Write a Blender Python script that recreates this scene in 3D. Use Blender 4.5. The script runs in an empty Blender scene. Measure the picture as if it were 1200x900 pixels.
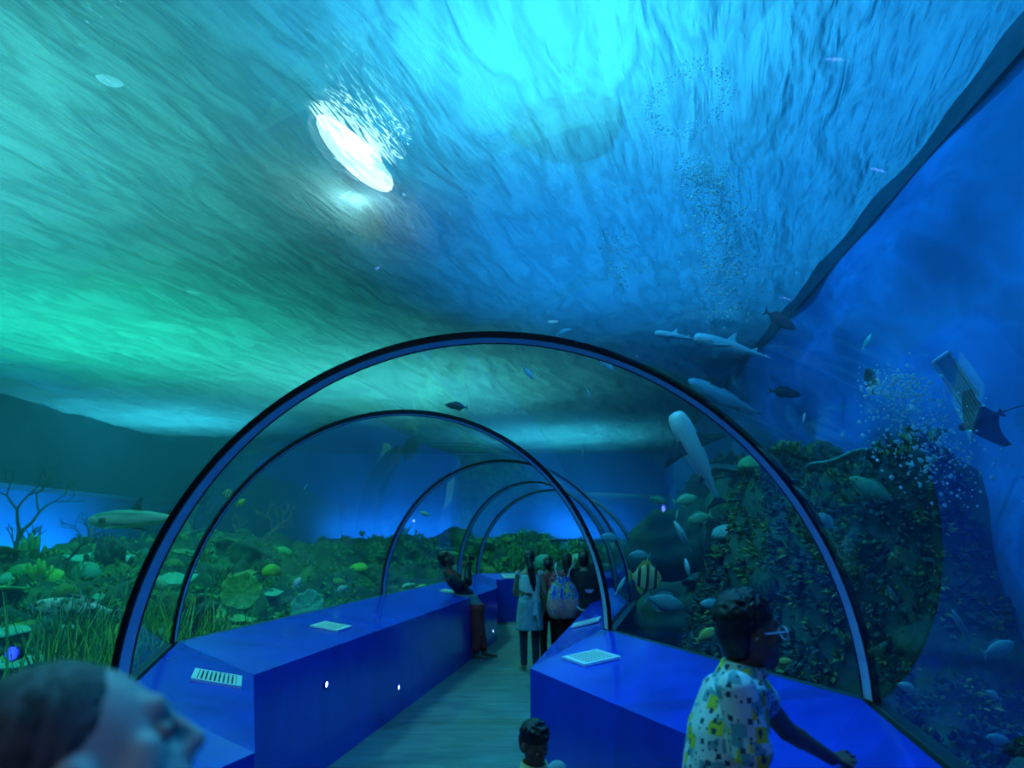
import bpy, bmesh, math, random
import numpy as np
from mathutils import Vector, Matrix, Euler

random.seed(7); RNG = np.random.default_rng(7)
SC = bpy.context.scene
COL = SC.collection
PI = math.pi

# ------------------------------------------------------------------ camera
CAM_H, FPX, HORIZON = 1.7, 830.0, 634.0
PITCH = math.atan((HORIZON - 450.0) / FPX)
cam = bpy.data.cameras.new('camera'); cam_o = bpy.data.objects.new('camera', cam); COL.objects.link(cam_o)
cam.sensor_fit = 'HORIZONTAL'; cam.sensor_width = 36.0; cam.lens = FPX / 1200.0 * 36.0
cam.clip_start = 0.05; cam.clip_end = 200
cam_o.location = (0, 0, CAM_H); cam_o.rotation_euler = (PI / 2 + PITCH, 0, 0)
cam.dof.use_dof = True; cam.dof.focus_distance = 4.5; cam.dof.aperture_fstop = 2.0
SC.camera = cam_o

# ------------------------------------------------------------------ world, view
world = bpy.data.worlds.new('world'); SC.world = world; world.use_nodes = True
world.node_tree.nodes['Background'].inputs['Color'].default_value = (0.02, 0.16, 0.30, 1)
world.node_tree.nodes['Background'].inputs['Strength'].default_value = 0.05
SC.view_settings.view_transform = 'Standard'; SC.view_settings.look = 'None'
SC.view_settings.exposure = 0.12; SC.view_settings.gamma = 1.0
SC.view_settings.use_curve_mapping = False
SC.cycles.max_bounces = 6; SC.cycles.diffuse_bounces = 2; SC.cycles.glossy_bounces = 2
SC.cycles.transmission_bounces = 4; SC.cycles.transparent_max_bounces = 32; SC.cycles.volume_bounces = 0
SC.cycles.use_adaptive_sampling = True; SC.cycles.adaptive_threshold = .045
SC.cycles.sample_clamp_indirect = 4.0; SC.cycles.caustics_reflective = False; SC.cycles.caustics_refractive = False

# ------------------------------------------------------------------ the lamps of the hall, hung above the water
WATER_Z = 4.6
def light(name, typ, loc, energy, color, rot=None, target=None, **kw):
    l = bpy.data.lights.new(name, typ); l.energy = energy; l.color = color
    for k, v in kw.items(): setattr(l, k, v)
    o = bpy.data.objects.new(name, l); COL.objects.link(o); o.location = loc
    if target is not None:
        o.rotation_euler = (Vector(target) - Vector(loc)).to_track_quat('-Z', 'Y').to_euler()
    elif rot: o.rotation_euler = rot
    return o
TEAL = (0.16, 0.95, 0.85); GREEN = (0.04, 0.95, 0.58); CYAN = (0.10, 0.80, 1.0); BLUE = (0.015, 0.36, 1.0); ICE = (0.55, 0.97, 1.0)
# (place, aim, watts, colour, cone degrees, radius): pendant floods above the tank
FLOODS = [
    ((-1.38, 5.75, 5.0), (-1.38, 5.75, 0), 26, ICE, 160, .15),
    ((0.16, 3.75, 6.1), (0.2, 3.6, 0), 540, CYAN, 150, .2),
    ((-4.6, 3.6, 8.7), (-5.0, 4.6, 0), 3000, TEAL, 120, .4),
    ((-6.3, 9.8, 8.7), (-6.0, 9.8, 0), 3700, GREEN, 120, .3),  # added unseen; its green imitates the reef reflected in the surface
    ((-2.4, 13.5, 8.7), (-2.4, 13.5, 0), 3600, TEAL, 120, .4),
    ((0.3, 7.4, 8.7), (3.2, 6.6, 1.6), 3100, BLUE, 105, .012),
    ((-.2, 2.4, 8.7), (3.0, 3.6, 1.8), 3100, BLUE, 105, .012),
    ((-8.3, 17.5, 8.0), (-8.6, 15.5, 0), 3200, CYAN, 120, .4),
    ((1.2, 20.0, 8.0), (1.2, 20.0, 0), 2600, CYAN, 120, .4),
]
for (loc, tgt, w, colr, cone, rad) in FLOODS:
    light('flood_lamp_light', 'SPOT', (loc[0], loc[1], loc[2] - .12), w, colr, target=tgt, spot_size=math.radians(cone), spot_blend=1.0, shadow_soft_size=rad)
# unseen fill light added behind the camera to brighten the visitors
light('unseen_fill_light', 'AREA', (-0.9, -1.6, 2.55), 6, (0.6, 0.75, 1.0), target=(-0.2, 3.0, 0.6), shape='RECTANGLE', size=1.6, size_y=.15)

# added fill lights, hidden behind the reef crest to brighten the back walls
WALL_FILL = [((-10.3, 5.0, 1.0), (-11.4, 5.0, 1.9)), ((-10.3, 10.8, 1.0), (-11.4, 10.8, 1.9)), ((-10.3, 16.6, 1.05), (-11.4, 16.6, 1.9)), ((-4.0, 23.2, 1.75), (-4.0, 24, 2.7)), ((1.5, 23.2, 1.75), (1.5, 24, 2.7))]
for (loc, tgt) in WALL_FILL:
    light('wall_fill_light', 'AREA', loc, 210 if loc[0] < -9 else 70, (0.02, 0.42, 1.0), target=tgt, shape='RECTANGLE', size=5.4 if loc[0] < -9 else 4.2, size_y=.12)

# ------------------------------------------------------------------ helpers
def tag(o, label=None, cat=None, group=None, kind=None):
    if label: o['label'] = label
    if cat: o['category'] = cat
    if group: o['group'] = group
    if kind: o['kind'] = kind
    return o
def mesh_data(name, v, f, smooth=False, mats=()):
    me = bpy.data.meshes.new(name)
    me.from_pydata([tuple(map(float, p)) for p in v], [], [tuple(int(i) for i in q) for q in f]); me.update()
    if smooth:
        me.polygons.foreach_set('use_smooth', [True] * len(me.polygons))
    for m in mats: me.materials.append(m)
    return me
def link(name, me, parent=None, loc=None, rot=None, scale=None):
    o = bpy.data.objects.new(name, me); COL.objects.link(o)
    if parent: o.parent = parent
    if loc is not None: o.location = loc
    if rot is not None: o.rotation_euler = rot
    if scale is not None: o.scale = scale if hasattr(scale, '__len__') else (scale,) * 3
    return o
def obj(name, v, f, mat, parent=None, smooth=False, **kw):
    return link(name, mesh_data(name, v, f, smooth, [mat]), parent, **kw)
def empty(name, loc=(0, 0, 0), rot=(0, 0, 0)):
    o = bpy.data.objects.new(name, None); COL.objects.link(o); o.location = loc; o.rotation_euler = rot
    o.empty_display_size = .1
    return o
def copy_tree(o, parent=None):
    c = o.copy(); COL.objects.link(c); c.parent = parent
    for ch in list(o.children): copy_tree(ch, c)
    return c
class MB:
    """collects shapes; build() links them as one mesh object"""
    def __init__(s): s.v = []; s.f = []
    def add(s, v, f):
        n = len(s.v); s.v += [tuple(p) for p in v]; s.f += [tuple(i + n for i in q) for q in f]; return s
    def box(s, c, d, M=None):
        x, y, z = [k / 2 for k in d]
        v = [Vector((sx * x, sy * y, sz * z)) for sx in (-1, 1) for sy in (-1, 1) for sz in (-1, 1)]
        if M is not None: v = [M @ p for p in v]
        v = [p + Vector(c) for p in v]
        return s.add(v, [(0, 1, 3, 2), (4, 6, 7, 5), (0, 4, 5, 1), (2, 3, 7, 6), (0, 2, 6, 4), (1, 5, 7, 3)])
    def loft(s, rings, cap=True, closed=True):
        n = len(rings[0]); v = [p for r in rings for p in r]; f = []
        for i in range(len(rings) - 1):
            for j in range(n if closed else n - 1):
                k = (j + 1) % n
                f.append((i * n + j, i * n + k, (i + 1) * n + k, (i + 1) * n + j))
        if cap:
            f.append(tuple(range(n))[::-1]); f.append(tuple(range((len(rings) - 1) * n, len(rings) * n)))
        return s.add(v, f)
    def tube(s, pts, rad, n=8, cap=True):
        pts = [Vector(p) for p in pts]
        if not hasattr(rad, '__len__'): rad = [rad] * len(pts)
        rings = []; up = None
        for i, p in enumerate(pts):
            t = (pts[min(i + 1, len(pts) - 1)] - pts[max(i - 1, 0)]).normalized()
            if up is None: up = Vector((0, 0, 1)) if abs(t.z) < .9 else Vector((1, 0, 0))
            a = t.cross(up)
            if a.length < 1e-4: a = t.orthogonal()
            a.normalize(); b = a.cross(t).normalized(); up = b
            rings.append([p + (a * math.cos(2 * PI * k / n) + b * math.sin(2 * PI * k / n)) * rad[i] for k in range(n)])
        return s.loft(rings, cap)
    def prism(s, poly_bottom, poly_top):
        n = len(poly_bottom)
        f = [(j, (j + 1) % n, n + (j + 1) % n, n + j) for j in range(n)]
        f.append(tuple(range(n))[::-1]); f.append(tuple(range(n, 2 * n)))
        return s.add(list(poly_bottom) + list(poly_top), f)
    def ellipsoid(s, c, r, nu=12, nv=8, M=None):
        v = []; f = []
        for i in range(1, nv):
            th = PI * i / nv
            for j in range(nu):
                ph = 2 * PI * j / nu
                v.append(Vector((r[0] * math.sin(th) * math.cos(ph), r[1] * math.sin(th) * math.sin(ph), r[2] * math.cos(th))))
        v += [Vector((0, 0, r[2])), Vector((0, 0, -r[2]))]
        T = len(v) - 2; B = T + 1
        for i in range(nv - 2):
            for j in range(nu):
                k = (j + 1) % nu
                f.append((i * nu + j, (i + 1) * nu + j, (i + 1) * nu + k, i * nu + k))
        for j in range(nu):
            k = (j + 1) % nu
            f.append((T, j, k)); f.append((B, (nv - 2) * nu + k, (nv - 2) * nu + j))
        if M is not None: v = [M @ p for p in v]
        return s.add([p + Vector(c) for p in v], f)
    def build(s, name, mat, parent=None, smooth=False, bevel=0, **kw):
        o = obj(name, s.v, s.f, mat, parent, smooth, **kw)
        bm = bmesh.new(); bm.from_mesh(o.data); bmesh.ops.recalc_face_normals(bm, faces=bm.faces)
        if bevel: bmesh.ops.bevel(bm, geom=list(bm.edges), offset=bevel, segments=2, affect='EDGES', profile=.5)
        bm.to_mesh(o.data); bm.free()
        return o

CR = Vector((1, 0, 0)); CU = Vector((0, -math.sin(PITCH), math.cos(PITCH))); CF = Vector((0, math.cos(PITCH), math.sin(PITCH)))
def pix(x, y, Y):
    d = CR * ((x - 600) / FPX) + CU * ((450 - y) / FPX) + CF; return Vector((0, 0, CAM_H)) + d * (Y / d.y)

# ------------------------------------------------------------------ materials
class NT:
    def __init__(s, name):
        s.m = bpy.data.materials.new(name); s.m.use_nodes = True; s.t = s.m.node_tree; s.t.nodes.clear()
        s.out = s.n('ShaderNodeOutputMaterial')
    def n(s, typ, **kw):
        d = s.t.nodes.new(typ)
        for k, v in kw.items():
            if k.startswith('i_'): d.inputs[k[2:].replace('_', ' ')].default_value = v
            else: setattr(d, k, v)
        return d
    def l(s, a, b): s.t.links.new(a, b)
    def coord(s, out='Object', scale=(1, 1, 1), rot=(0, 0, 0)):
        tc = s.n('ShaderNodeTexCoord'); mp = s.n('ShaderNodeMapping')
        mp.inputs['Scale'].default_value = scale; mp.inputs['Rotation'].default_value = rot
        s.l(tc.outputs[out], mp.inputs['Vector']); return mp.outputs['Vector']
    def noise(s, vec, scale, detail=3, rough=.5, dist=0):
        d = s.n('ShaderNodeTexNoise'); d.inputs['Scale'].default_value = scale; d.inputs['Detail'].default_value = detail
        d.inputs['Roughness'].default_value = rough; d.inputs['Distortion'].default_value = dist
        s.l(vec, d.inputs['Vector']); return d.outputs['Fac']
    def ramp(s, fac, stops):
        r = s.n('ShaderNodeValToRGB'); e = r.color_ramp.elements
        while len(e) < len(stops): e.new(.5)
        for k, (p, c) in enumerate(stops):
            e[k].position = p; e[k].color = (*c, 1) if hasattr(c, '__len__') else (c, c, c, 1)
        s.l(fac, r.inputs['Fac']); return r.outputs['Color']
    def math(s, op, a, b):
        m = s.n('ShaderNodeMath', operation=op)
        for i, x in enumerate((a, b)):
            if hasattr(x, 'links'): s.l(x, m.inputs[i])
            else: m.inputs[i].default_value = x
        return m.outputs[0]
def mat(name, c1, c2=None, scale=8, rough=.5, bump=0, bscale=30, spec=.5, metal=0, out='Object', stops=None, emit=None, es=0, coat=0, vscale=(1, 1, 1), sheen=0):
    t = NT(name); p = t.n('ShaderNodeBsdfPrincipled'); t.l(p.outputs[0], t.out.inputs['Surface'])
    p.inputs['Roughness'].default_value = rough; p.inputs['Metallic'].default_value = metal
    p.inputs['Specular IOR Level'].default_value = spec; p.inputs['Coat Weight'].default_value = coat
    p.inputs['Base Color'].default_value = (*c1, 1)
    vec = t.coord(out, vscale)
    if c2 is not None:
        col = t.ramp(t.noise(vec, scale, 4, .6), stops or [(.32, c1), (.68, c2)])
        t.l(col, p.inputs['Base Color'])
    if bump:
        b = t.n('ShaderNodeBump'); b.inputs['Strength'].default_value = bump; b.inputs['Distance'].default_value = .02
        t.l(t.noise(vec, bscale, 4, .6), b.inputs['Height']); t.l(b.outputs[0], p.inputs['Normal'])
    if emit: p.inputs['Emission Color'].default_value = (*emit, 1); p.inputs['Emission Strength'].default_value = es
    return t.m

M = {}
M['blue_laminate'] = mat('blue_laminate', (.004, .045, .62), (.006, .06, .74), 3, rough=.22, spec=.5, coat=.2)
M['carpet'] = mat('carpet', (.11, .17, .16), (.17, .25, .235), 2.2, rough=.85, bump=.3, bscale=140, vscale=(1, 4, 1))
M['black_rubber'] = mat('black_rubber', (.006, .008, .012), rough=.35)
M['rib_grey'] = mat('rib_grey', (.62, .74, .76), (.7, .8, .82), 5, rough=.35)
M['grille_white'] = mat('grille_white', (.78, .86, .84), rough=.35)
M['grille_dark'] = mat('grille_dark', (.02, .03, .04), rough=.6)
M['wall_blue'] = mat('wall_blue', (.02, .16, .42), (.03, .24, .52), .5, rough=.8, bump=.3, bscale=3)
M['wall_blue_right'] = mat('wall_blue_right', (.02, .20, .52), (.03, .28, .62), .7, rough=.8, bump=.5, bscale=2.5)
M['beam_dark'] = mat('beam_dark', (.012, .045, .06), (.02, .065, .085), 2, rough=.7, bump=.2, bscale=20)
M['hall_dark'] = mat('hall_dark', (.012, .03, .05), rough=.9)
M['curb'] = mat('curb', (.012, .045, .06), (.02, .07, .08), 4, rough=.8)
M['lamp_glow'] = mat('lamp_glow', (.8, .9, .9), emit=(.75, 1.0, .95), es=5)
M['lamp_soft'] = mat('lamp_soft', (.8, .9, .9), emit=(.2, .8, 1.0), es=1.5)
M['lamp_body'] = mat('lamp_body', (.03, .03, .035), rough=.4, metal=.6)
M['led_blue'] = mat('led_blue', (.2, .3, .9), emit=(.12, .2, 1.0), es=18)
M['led_reef'] = mat('led_reef', (.02, .04, .5), emit=(.02, .05, 1.0), es=2)
M['led_ring'] = mat('led_ring', (.05, .06, .3), rough=.3, metal=.4)

def acrylic():
    t = NT('acrylic')
    tr = t.n('ShaderNodeBsdfTransparent'); tr.inputs['Color'].default_value = (.93, .985, .985, 1)
    gl = t.n('ShaderNodeBsdfGlossy'); gl.inputs['Roughness'].default_value = .015; gl.inputs['Color'].default_value = (1, 1, 1, 1)
    lw = t.n('ShaderNodeLayerWeight'); lw.inputs['Blend'].default_value = .5     # the same from either side of the sheet
    fr = t.n('ShaderNodeMath', operation='MULTIPLY_ADD'); fr.inputs[1].default_value = .45; fr.inputs[2].default_value = .03
    t.l(t.math('POWER', lw.outputs['Facing'], 4.0), fr.inputs[0])
    mx = t.n('ShaderNodeMixShader'); t.l(fr.outputs[0], mx.inputs[0]); t.l(tr.outputs[0], mx.inputs[1]); t.l(gl.outputs[0], mx.inputs[2])
    t.l(mx.outputs[0], t.out.inputs['Surface']); return t.m
M['acrylic'] = acrylic()

def water_surface_mat():
    t = NT('water_surface')
    vec = t.coord('Object', (1, 1, 1), (0, 0, math.radians(18)))
    def stretched(sx, sy):
        st = t.n('ShaderNodeMapping'); st.inputs['Scale'].default_value = (sx, sy, 1); t.l(vec, st.inputs['Vector']); return st.outputs[0]
    n1 = t.noise(stretched(2.0, .55), 1.5, 3, .55, .35)      # swell
    n2 = t.noise(stretched(2.8, .42), 3.6, 3, .55, .5)       # ripples drawn out along the tank
    h = t.math('ADD', n1, t.math('MULTIPLY', n2, .30))
    bp = t.n('ShaderNodeBump'); bp.inputs['Strength'].default_value = 1.0; bp.inputs['Distance'].default_value = .16
    t.l(h, bp.inputs['Height'])
    tl = t.n('ShaderNodeBsdfTranslucent'); tl.inputs['Color'].default_value = (.26, .40, .42, 1); t.l(bp.outputs[0], tl.inputs['Normal'])
    rf = t.n('ShaderNodeBsdfRefraction'); rf.inputs['Color'].default_value = (.8, 1, 1, 1); rf.inputs['Roughness'].default_value = .08; rf.inputs['IOR'].default_value = 1.12; t.l(bp.outputs[0], rf.inputs['Normal'])
    gl = t.n('ShaderNodeBsdfGlossy'); gl.inputs['Roughness'].default_value = .15; gl.inputs['Color'].default_value = (.8, .95, 1, 1); t.l(bp.outputs[0], gl.inputs['Normal'])
    tr = t.n('ShaderNodeBsdfTransparent'); tr.inputs['Color'].default_value = (.85, .97, 1, 1)
    m0 = t.n('ShaderNodeMixShader'); m0.inputs[0].default_value = .40; t.l(tl.outputs[0], m0.inputs[1]); t.l(rf.outputs[0], m0.inputs[2])
    m1 = t.n('ShaderNodeMixShader'); m1.inputs[0].default_value = .14; t.l(m0.outputs[0], m1.inputs[1]); t.l(gl.outputs[0], m1.inputs[2])
    clear = t.ramp(h, [(.44, .10), (.58, .17), (.66, .40), (.74, .20), (.82, .22)])     # ripple lanes that let the lamps straight through
    m2 = t.n('ShaderNodeMixShader'); t.l(clear, m2.inputs[0]); t.l(m1.outputs[0], m2.inputs[1]); t.l(tr.outputs[0], m2.inputs[2])
    t.l(m2.outputs[0], t.out.inputs['Surface'])
    return t.m
M['water_surface'] = water_surface_mat()

# ------------------------------------------------------------------ tunnel plan: where the arch ribs stand (left foot, right foot)
RIBS = [((-3.5, -3.8), (-.1, -3.8)), ((-2.95, -1.1), (.55, -1.4)), ((-1.86, 3.58), (1.62, 3.43)), ((-2.41, 5.32), (.78, 6.07)),
        ((-1.72, 9.83), (1.4, 8.7)), ((-1.02, 13.98), (1.6, 11.4)), ((-.75, 16.2), (2.3, 13.2)), ((4.2, 18.3), (3.95, 14.6))]
BASE_Z = 1.0
FL = [(-2.9, -3.8), (-2.3, -1.1), (-1.02, 3.06), (-1.62, 4.73), (-.62, 10.9), (-.26, 13.16), (-.35, 15.9), (4.2, 17.2)]     # counter front edges
FR = [(-.55, -3.8), (.12, -1.4), (1.02, 2.66), (.12, 4.97), (1.0, 9.6), (1.22, 11.5), (2.5, 14.3), (3.95, 15.3)]
def arch(L, R, n=40, off=0.0, zrise=1.72):
    L = Vector((*L, BASE_Z)); R = Vector((*R, BASE_Z)); c = (L + R) / 2; a = (R - L) / 2; r = a.length; u = a.normalized()
    return [c - u * (r + off) * math.cos(PI * k / n) + Vector((0, 0, (zrise + off) * math.sin(PI * k / n))) for k in range(n + 1)]

# ================================================================== the setting
def wx(y): return 3.05 + (y - 3.68) * .1116          # the right-hand tank wall runs at a slight angle
YN, YF, XL, TOP = -4.5, 24.0, -11.4, 9.4
FLOOR_B = -.8
def struct(o, label=None):
    o['kind'] = 'structure'
    if label: o['label'] = label
    return o
def slab(name, pts, z0, z1, m, label=None):
    return struct(MB().prism([(x, y, z0) for x, y in pts], [(x, y, z1) for x, y in pts]).build(name, m), label)

def closed_plan(inset=0.0):
    return [r[0] for r in RIBS], [r[1] for r in RIBS]
PL, PR = closed_plan()
slab('floor', PL + PR[::-1], -.12, 0.0, M['carpet'], 'grey green carpeted walkway floor inside the tunnel')
slab('ceiling', [(XL, YN), (wx(YN) + .3, YN), (wx(YF) + .3, YF), (XL, YF)], TOP, TOP + .1, M['hall_dark'], 'dark hall ceiling above the tank')
slab('wall_left', [(XL - .2, YN), (XL, YN), (XL, YF), (XL - .2, YF)], FLOOR_B, TOP, M['wall_blue'], 'blue painted back wall of the tank')
slab('wall_far', [(XL, YF), (wx(YF), YF), (wx(YF), YF + .2), (XL, YF + .2)], FLOOR_B, TOP, M['wall_blue'], 'blue painted far wall of the tank')
slab('wall_near', [(XL, YN - .2), (wx(YN), YN - .2), (wx(YN), YN), (XL, YN)], FLOOR_B, TOP, M['wall_blue'], 'tank wall behind the photographer')

# right wall: a lumpy painted rock face from below the water to its dark coping
def right_wall():
    ny, nz = 150, 36; v = []; f = []
    ys = np.linspace(YN, YF, ny); zs = np.linspace(FLOOR_B, WATER_Z - .02, nz)
    for y in ys:
        for z in zs:
            b = .10 * math.sin(y * 1.3 + z * .8) + .06 * math.sin(y * 3.1 - z * 2.2) + .04 * math.sin(z * 5 + y * .7)
            v.append((wx(y) - .10 + b * min(1, (WATER_Z - z) / 1.0), y, z))
    for i in range(ny - 1):
        for j in range(nz - 1):
            a = i * nz + j; f.append((a, a + 1, a + nz + 1, a + nz))
    n0 = len(v); v += [(wx(YN) + .5, YN, FLOOR_B), (wx(YN) + .5, YN, WATER_Z - .02), (wx(YF) + .5, YF, FLOOR_B), (wx(YF) + .5, YF, WATER_Z - .02)]
    f += [(n0, n0 + 2, n0 + 3, n0 + 1)]
    return struct(obj('wall_right', v, f, M['wall_blue_right'], smooth=True), 'rippled blue wall of the tank on the right')
right_wall()
slab('trim_1', [(wx(YN) - .12, YN), (wx(YN) + .5, YN), (wx(YF) + .5, YF), (wx(YF) - .12, YF)], WATER_Z - .16, WATER_Z + .25, M['beam_dark'], 'dark coping beam along the right wall at the waterline')
slab('trim_2', [(wx(YN), YN), (wx(YN) + .5, YN), (wx(YF) + .5, YF), (wx(YF), YF)], WATER_Z + .25, TOP, M['hall_dark'], 'dark hall wall above the right coping')
# the long dark beam hanging along the left side of the tank
slab('trim_3', [(-11.3, YN), (-10.2, YN), (-10.2, YF), (-11.3, YF)], 2.84, WATER_Z + .35, M['beam_dark'], 'long dark beam along the left side of the tank')

# ---- seabed, rising into a reef on both sides of the tunnel
POLY = np.array(PL + PR[::-1], float)
def poly_dist(x, y):
    """signed distance to the tunnel's footprint (negative inside)"""
    d = np.full(x.shape, 1e9); ins = np.zeros(x.shape, bool); n = len(POLY)
    for i in range(n):
        a = POLY[i]; b = POLY[(i + 1) % n]; e = b - a
        t = np.clip(((x - a[0]) * e[0] + (y - a[1]) * e[1]) / (e @ e), 0, 1)
        d = np.minimum(d, np.hypot(x - a[0] - t * e[0], y - a[1] - t * e[1]))
        c = ((a[1] > y) != (b[1] > y)) & (x < (b[0] - a[0]) * (y - a[1]) / (b[1] - a[1] + 1e-12) + a[0])
        ins ^= c
    return np.where(ins, -d, d)
def vnoise(x, y, s, seed=0):
    g = np.random.default_rng(seed).random((64, 64)); X = x * s + 100; Y = y * s + 100
    xi = np.floor(X).astype(int); yi = np.floor(Y).astype(int); u = X - xi; w = Y - yi; u = u * u * (3 - 2 * u); w = w * w * (3 - 2 * w)
    q = lambda i, j: g[(xi + i) % 64, (yi + j) % 64]
    return (q(0, 0) * (1 - u) + q(1, 0) * u) * (1 - w) + (q(0, 1) * (1 - u) + q(1, 1) * u) * w
def sstep(a, b, t): t = np.clip((t - a) / (b - a), 0, 1); return t * t * (3 - 2 * t)
def height(x, y):
    x = np.asarray(x, float); y = np.asarray(y, float)
    d = poly_dist(x, y); nz = vnoise(x, y, .55, 1); n2 = vnoise(x, y, 1.6, 2); n3 = vnoise(x, y, 4.2, 3)
    cx = np.interp(y, [p[1] for p in PL], [(a[0] + b[0]) / 2 for a, b in RIBS])
    left = (x < cx) | (y > 17)
    dl = d + 1.3 * (nz - .5)
    hl = .05 + .55 * sstep(.5, 1.1, dl) + .45 * sstep(1.7, 2.3, dl) + .42 * sstep(3.0, 3.8, dl) + .35 * sstep(4.4, 5.6, dl) - 1.15 * sstep(6.0, 7.2, d)
    hl = hl * (.50 + .44 * sstep(5, 14, y))
    dr = d + .5 * (nz - .5)
    hr = .15 + (1.75 * sstep(4.0, 5.0, y + .8 * (n2 - .5)) + .35 + .45 * sstep(8, 11, y)) * sstep(.35, 1.5, dr) - .9 * sstep(13.5, 16, y)
    h = np.where(left, hl, hr) + .42 * (n2 - .5) + .30 * (n3 - .5) + .10 * (vnoise(x, y, 9.0, 4) - .5)
    h = np.where(d < .12, -.45, h)
    return h
def seabed():
    nx, ny = 260, 420; xs = np.linspace(XL, 6.0, nx); ys = np.linspace(YN, YF, ny)
    X, Y = np.meshgrid(xs, ys, indexing='ij'); Z = height(X, Y)
    v = np.stack([X, Y, Z], -1).reshape(-1, 3); keep = (X < wx(Y) + .4)
    f = [(i * ny + j, (i + 1) * ny + j, (i + 1) * ny + j + 1, i * ny + j + 1) for i in range(nx - 1) for j in range(ny - 1) if keep[i, j]]
    return struct(obj('floor_seabed', v, f, M['reef_rock'], smooth=True), 'dark reef bed rising on both sides of the tunnel')
M['reef_rock'] = mat('reef_rock', (.008, .035, .03), (.05, .14, .05), 1.6, rough=.9, bump=1.0, bscale=7, stops=[(.3, (.008, .03, .03)), (.5, (.02, .075, .04)), (.7, (.07, .17, .05))])
seabed()

# ---- the water: its rippled surface and its body, hollow where the tunnel runs
def water_top():
    nx, ny = 180, 320; xs = np.linspace(-10.19, 6.0, nx); ys = np.linspace(YN + .05, YF - .05, ny)
    X, Y = np.meshgrid(xs, ys, indexing='ij'); Z = np.full(X.shape, WATER_Z); r = np.random.default_rng(3)
    for k in range(14):
        a = math.radians(28 + r.normal(0, 35)); L = r.uniform(.5, 2.4); ph = r.uniform(0, 6.28)
        Z += .006 * L * np.sin(2 * PI / L * (-X * math.sin(a) + Y * math.cos(a)) + ph)
    v = np.stack([X, Y, Z], -1).reshape(-1, 3); keep = X < wx(Y) - .1
    f = [(i * ny + j, (i + 1) * ny + j, (i + 1) * ny + j + 1, i * ny + j + 1) for i in range(nx - 1) for j in range(ny - 1) if keep[i, j]]
    o = obj('water_surface', v, f, M['water_surface'], smooth=True)
    return tag(o, 'rippling lit water surface of the tank seen from below', 'water', kind='stuff')
water_top()
def water_volume_mat():
    t = NT('sea_water')
    a = t.n('ShaderNodeVolumeAbsorption'); a.inputs['Color'].default_value = (.15, .82, .95, 1); a.inputs['Density'].default_value = .07
    s = t.n('ShaderNodeVolumeScatter'); s.inputs['Color'].default_value = (.25, .75, 1, 1); s.inputs['Density'].default_value = .035; s.inputs['Anisotropy'].default_value = .3
    ad = t.n('ShaderNodeAddShader'); t.l(a.outputs[0], ad.inputs[0]); t.l(s.outputs[0], ad.inputs[1]); t.l(ad.outputs[0], t.out.inputs['Volume'])
    return t.m
M['sea_water'] = water_volume_mat()
def water_body():
    m = MB()
    out = [(XL + .01, YN + .01), (wx(YN) + .3, YN + .01), (wx(YF) + .3, YF - .01), (XL + .01, YF - .01)]
    m.prism([(x, y, FLOOR_B) for x, y in out], [(x, y, WATER_Z - .06) for x, y in out])
    bm = bmesh.new()
    def addm(v, f, flip):
        vs = [bm.verts.new(p) for p in v]; fs = [bm.faces.new([vs[i] for i in q]) for q in f]
        bmesh.ops.recalc_face_normals(bm, faces=fs)
        if flip: bmesh.ops.reverse_faces(bm, faces=fs)
    addm(m.v, m.f, False)
    h = MB(); rings = []
    for L, R in RIBS:
        a = arch(L, R, 40, .06)
        if L[0] > 4: a = [Vector((min(p.x, wx(p.y) - .05), p.y, p.z)) for p in a]
        rings.append([Vector((a[0].x, a[0].y, -.14))] + a + [Vector((a[-1].x, a[-1].y, -.14))])
    h.loft(rings); addm(h.v, h.f, True)
    me = bpy.data.meshes.new('sea_water'); bm.to_mesh(me); bm.free(); me.materials.append(M['sea_water'])
    o = link('sea_water', me)
    return tag(o, 'hazy blue green sea water filling the tank', 'water', kind='stuff')
if True: water_body()

# ---- curbs that carry the acrylic
def curb(name, pts, side, label):
    m = MB()
    for i in range(len(pts) - 1):
        a = Vector((*pts[i], 0)); b = Vector((*pts[i + 1], 0)); n = (b - a).cross(Vector((0, 0, 1))).normalized() * side
        q = [a, b, b + n * .06, a + n * .06]
        m.prism([(p.x, p.y, -.5) for p in q], [(p.x, p.y, BASE_Z - .01) for p in q])
    struct(m.build(name, M['curb']), label)
curb('baseboard_left', PL, -1, 'low curb carrying the acrylic on the left')
curb('baseboard_right', PR, 1, 'low curb carrying the acrylic on the right')

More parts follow.
